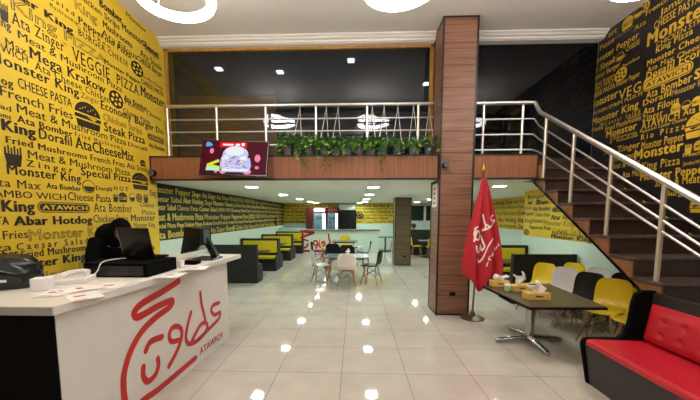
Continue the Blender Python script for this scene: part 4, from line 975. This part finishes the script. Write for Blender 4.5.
booth_table(3.4, 4.38, 7.75, 'dark table between the two booths by the staircase')

# ------------------------------------------------------------------ dining sets in the middle
def dining_table(x, y, wx, wy, label):
    t = thing('dining_table', label, 'table', (x, y, 0), 0, 'dining tables in the middle of the hall')
    MB().box(-wx/2, wx/2, -wy/2, wy/2, .69, .72).build('tabletop', M_GTABLE, t, bevel=.008)
    MB().box(-wx/2+.12, wx/2-.12, -wy/2+.12, wy/2-.12, .65, .69).build('apron', M_WIRE, t)
    for sx in (-1, 1):
        for sy in (-1, 1): MB().tube([(sx*(wx/2-.16), sy*(wy/2-.16), .66), (sx*(wx/2-.06), sy*(wy/2-.08), 0)], [.024,.015], 10).build('leg', M_BEECH, t, smooth=50)
dining_table(-.22, 8.85, 1.15, .85, 'grey topped dining table with a napkin box, nearest of the middle row')
dining_table(-.45, 11.7, 1.1, .85, 'grey topped dining table second from the front in the middle row')
dining_table(-.45, 14.0, 1.1, .8, 'grey topped dining table farthest back, close to the red logo counter')
tissue(-.2, 8.72, .72, 0, 'small yellow napkin box with a white napkin on the nearest dining table', .13, .12, .07, 4, .12, 'napkin_box')
g1 = 'shell chairs around the nearest dining table'; g2 = 'shell chairs around the rear dining tables'
chair('p', -.2, 8.0, 90, 'pale pink shell chair with its back to the camera at the nearest dining table', g1)
chair('m', -.90, 8.6, 20, 'off-white shell chair on the left side of the nearest dining table', g1)
chair('g', .44, 8.62, 158, 'black shell chair with grey seat pad on the right of the nearest dining table', g1)
chair('b', -.25, 9.75, -90, 'black shell chair on the far side of the nearest dining table', g1)
chair('b', -1.25, 11.2, 0, 'black shell chair on the left of the second dining table', g2)
chair('b', .3, 11.55, 178, 'black shell chair on the right of the second dining table', g2)
chair('b', -.72, 10.75, 90, 'black shell chair on the near side of the second dining table', g2)
chair('m', .15, 13.75, 180, 'off-white shell chair on the right of the farthest dining table', g2)
chair('y', -1.2, 13.4, 0, 'yellow shell chair on the left of the farthest dining table', g2)
chair('y', -.45, 14.65, -90, 'yellow shell chair behind the farthest dining table', g2)
# tables right of the rear column
def small_table(x, y, label):
    t = thing('small_table', label, 'table', (x, y, 0)); MB().box(-.4,.4,-.4,.4,.7,.73).build('tabletop', M_GTABLE, t, bevel=.006)
    MB().tube([(0,0,.03),(0,0,.7)], .045, 12).build('column', mat('blue_grey_metal', (70, 84, 96), .4, .5), t, smooth=40); MB().box(-.28,.28,-.04,.04,0,.035).box(-.04,.04,-.28,.28,0,.035).build('foot', M_WIRE, t)
small_table(1.52, 16.6, 'small table with blue grey post left of the rear column')
chair('y', 1.98, 16.4, 180, 'yellow shell chair at the small table left of the rear column', g2)
small_table(3.15, 14.3, 'small table beyond the rear column with yellow chairs')
chair('y', 2.62, 14.2, 0, 'yellow shell chair seen side on, right of the rear column', g2)
chair('y', 3.2, 13.75, 90, 'yellow shell chair with its back turned, beside the front column edge', g2)
o = MB().box(2.1, 4.4, 15.05, 15.12, 0, 1.16).build('booth_screen', M_DARKWOOD, bevel=.006); tag(o, 'dark wooden booth screen beyond the rear column', 'partition')
sb = thing('stool_bench', 'dark bench seat behind the booth screen beyond the rear column', 'bench', (3.1, 15.75, 0)); MB().box(2.45,3.4,15.5,16.0,.44,.5).build('seat', M_BLACK, sb, world=True); MB().box(2.5,3.35,15.55,15.95,0,.44).build('base', M_DARKWOOD, sb, world=True)

# ------------------------------------------------------------------ far counter, fridges, back wall
fc = thing('rear_counter', 'long white rear counter with a red logo under a dark top', 'counter', (-.65, 16.0, 0))
MB().box(-2.44, 1.1, 15.6, 16.3, 0, 1.08).build('body', M_MINT, fc, world=True); MB().box(-2.45, 1.18, 15.55, 16.35, 1.08, 1.12).build('worktop', mat('grey_stone_top', (110, 104, 92), .35), fc, world=True)
lg = MB()
Z3 = 700/90
def fstroke(pts, wd): wd *= 1.15; ribbon(lg, [on_y(290+x/Z3, 225+y/Z3, 15.597) for x, y in pts], wd, (0,-1,0))
fstroke([(84,50),(130,54),(186,58),(140,78),(88,96)], .10); fstroke([(104,112),(140,122)], .07); fstroke([(88,150),(96,172),(126,172),(140,146)], .08)
fstroke([(200,180),(214,150),(206,122),(186,128),(184,150),(206,158)], .07); fstroke([(232,120),(228,160),(246,172),(270,150),(262,128),(244,150)], .07); fstroke([(300,72),(304,110),(310,140),(280,166)], .07); fstroke([(346,118),(330,128),(350,140),(314,160)], .06)
lg.build('painted_logo', M_RED, fc, recalc=False, world=True)
MB().box(-2.44, -1.0, 15.592, 15.6, .06, .16).build('red_stripe', M_RED, fc, world=True)
o = MB().box(-3.8, -2.5, 16.2, 16.75, 0, 1.12).box(-3.82, -2.48, 16.18, 16.77, 1.12, 1.15).build('side_counter', M_MINT); tag(o, 'pale side counter in the far left corner behind the last booth', 'counter')
fe = thing('fire_extinguisher', 'small dark red fire extinguisher on the dark wall in the far left corner', 'fire extinguisher', (-3.76, 15.6, 1.3))
MB().lathe(0,0,[(.05,0),(.06,.02),(.06,.3),(.03,.36)],14).build('cylinder', mat('extinguisher_red', (120, 20, 24), .35), fe, smooth=40); MB().lathe(0,0,[(.02,.36),(.02,.42)],8).box(-.02,.06,-.01,.01,.41,.43).build('valve', M_BLACK, fe); MB().box(-.083,-.05,-.03,.03,.1,.2).build('bracket', M_BLACK, fe)
def fridge(x0, x1, px, label, lit, bright, left):
    Yf = 16.9; t = thing('drinks_fridge', label, 'fridge', ((x0+x1)/2, Yf+.3, 0)); red = mat('fridge_red', (74, 10, 16), .35)
    MB().box(x0, x1, Yf, Yf+.6, 0, 2.2).build('cabinet', red, t, bevel=.01, world=True)
    d = MB().box(x0+left, x1-.05, Yf-.012, Yf, .25, 1.92).build('glass_door', mat('lit_door', (90, 112, 120), .2, emit=.12, emit_rgb=lin((150, 190, 205))), t, world=True)
    R = random.Random(px)
    for z in (.5,.8,1.1,1.35,1.6):
        for k in range(6):
            xx = x0+left+.05+k*(x1-x0-left-.12)/6
            MB().lathe(xx+.03, Yf-.03, [(.024,z),(.024,z+.13),(.01,z+.17),(.01,z+.19)], 8).build('bottle', mat('bottle_%d' % R.randrange(4), R.choice([(70,90,110),(150,110,90),(90,130,140),(60,70,80)]), .3), d, smooth=40, world=True)
    MB().box(x1-.17 if px else x1-.22, x1-.06, Yf-.02, Yf-.013, .3, 1.9).build('light_strip', glow('fridge_light', (.85,.95,1), 2 if px else 1.3), t, world=True)
    MB().box(x0+left+.02, x1-.08, Yf-.012, Yf, 2.0, 2.14).build('header_sign', glow('fridge_sign_lit', (1,.30,.32), 2.2) if bright else mat('fridge_sign_dim', (150, 70, 70), .4), t, world=True)
    MB().box(x0+left-.05, x0+left-.02, Yf-.05, Yf, .8, 1.5).build('handle', M_CHROME, t, world=True)
fridge(-2.52, -1.47, 0, 'red drinks fridge with brightly lit header on the left behind the rear counter', 1, True, .40)
fridge(-1.45, -.84, 1, 'red drinks fridge with dim header next to the black cabinet', 1, False, .05)
bc = thing('black_cabinet', 'tall black cabinet beside the red drinks fridges', 'cabinet', (-.37, 17.2, 0)); MB().box(-.82,.06,16.95,17.6,0,2.05).build('body', M_BLACK, bc, bevel=.01, world=True); MB().box(-.8,-.39,16.935,16.949,.05,2.0).box(-.37,.04,16.935,16.949,.05,2.0).build('door', M_BLACKG, bc, world=True)
wc = thing('wall_fan', 'round black fan on the yellow back wall right of the black cabinet', 'fan', (.24, 17.55, 1.83)); MB().tube([(.16*math.cos(a), 0, .16*math.sin(a)) for a in [2*PI*i/20 for i in range(20)]], .02, 6, True).build('guard', M_BLACK, wc, smooth=60)
MB().ball((0,0,0), (.05,.05,.05), 10, 8).box(-.02,.02,0,.143,-.02,.02).build('motor', M_BLACK, wc); 
for k in range(4):
    a = k*PI/2; MB().prism([(0,0,0),(.14*math.cos(a),.01,.14*math.sin(a)),(.13*math.cos(a+.8),-.01,.13*math.sin(a+.8))], (0,.006,0)).build('blade', M_POT, wc)
o = MB().box(-.88,.0,17.6,17.69,2.1,2.38).build('wall_box', M_MINT); tag(o, 'pale boxed panel on the back wall above the black cabinet', 'panel')

assert len({o['label'] for o in S.objects if o.parent is None and 'label' in o}) == sum(1 for o in S.objects if o.parent is None and 'label' in o)
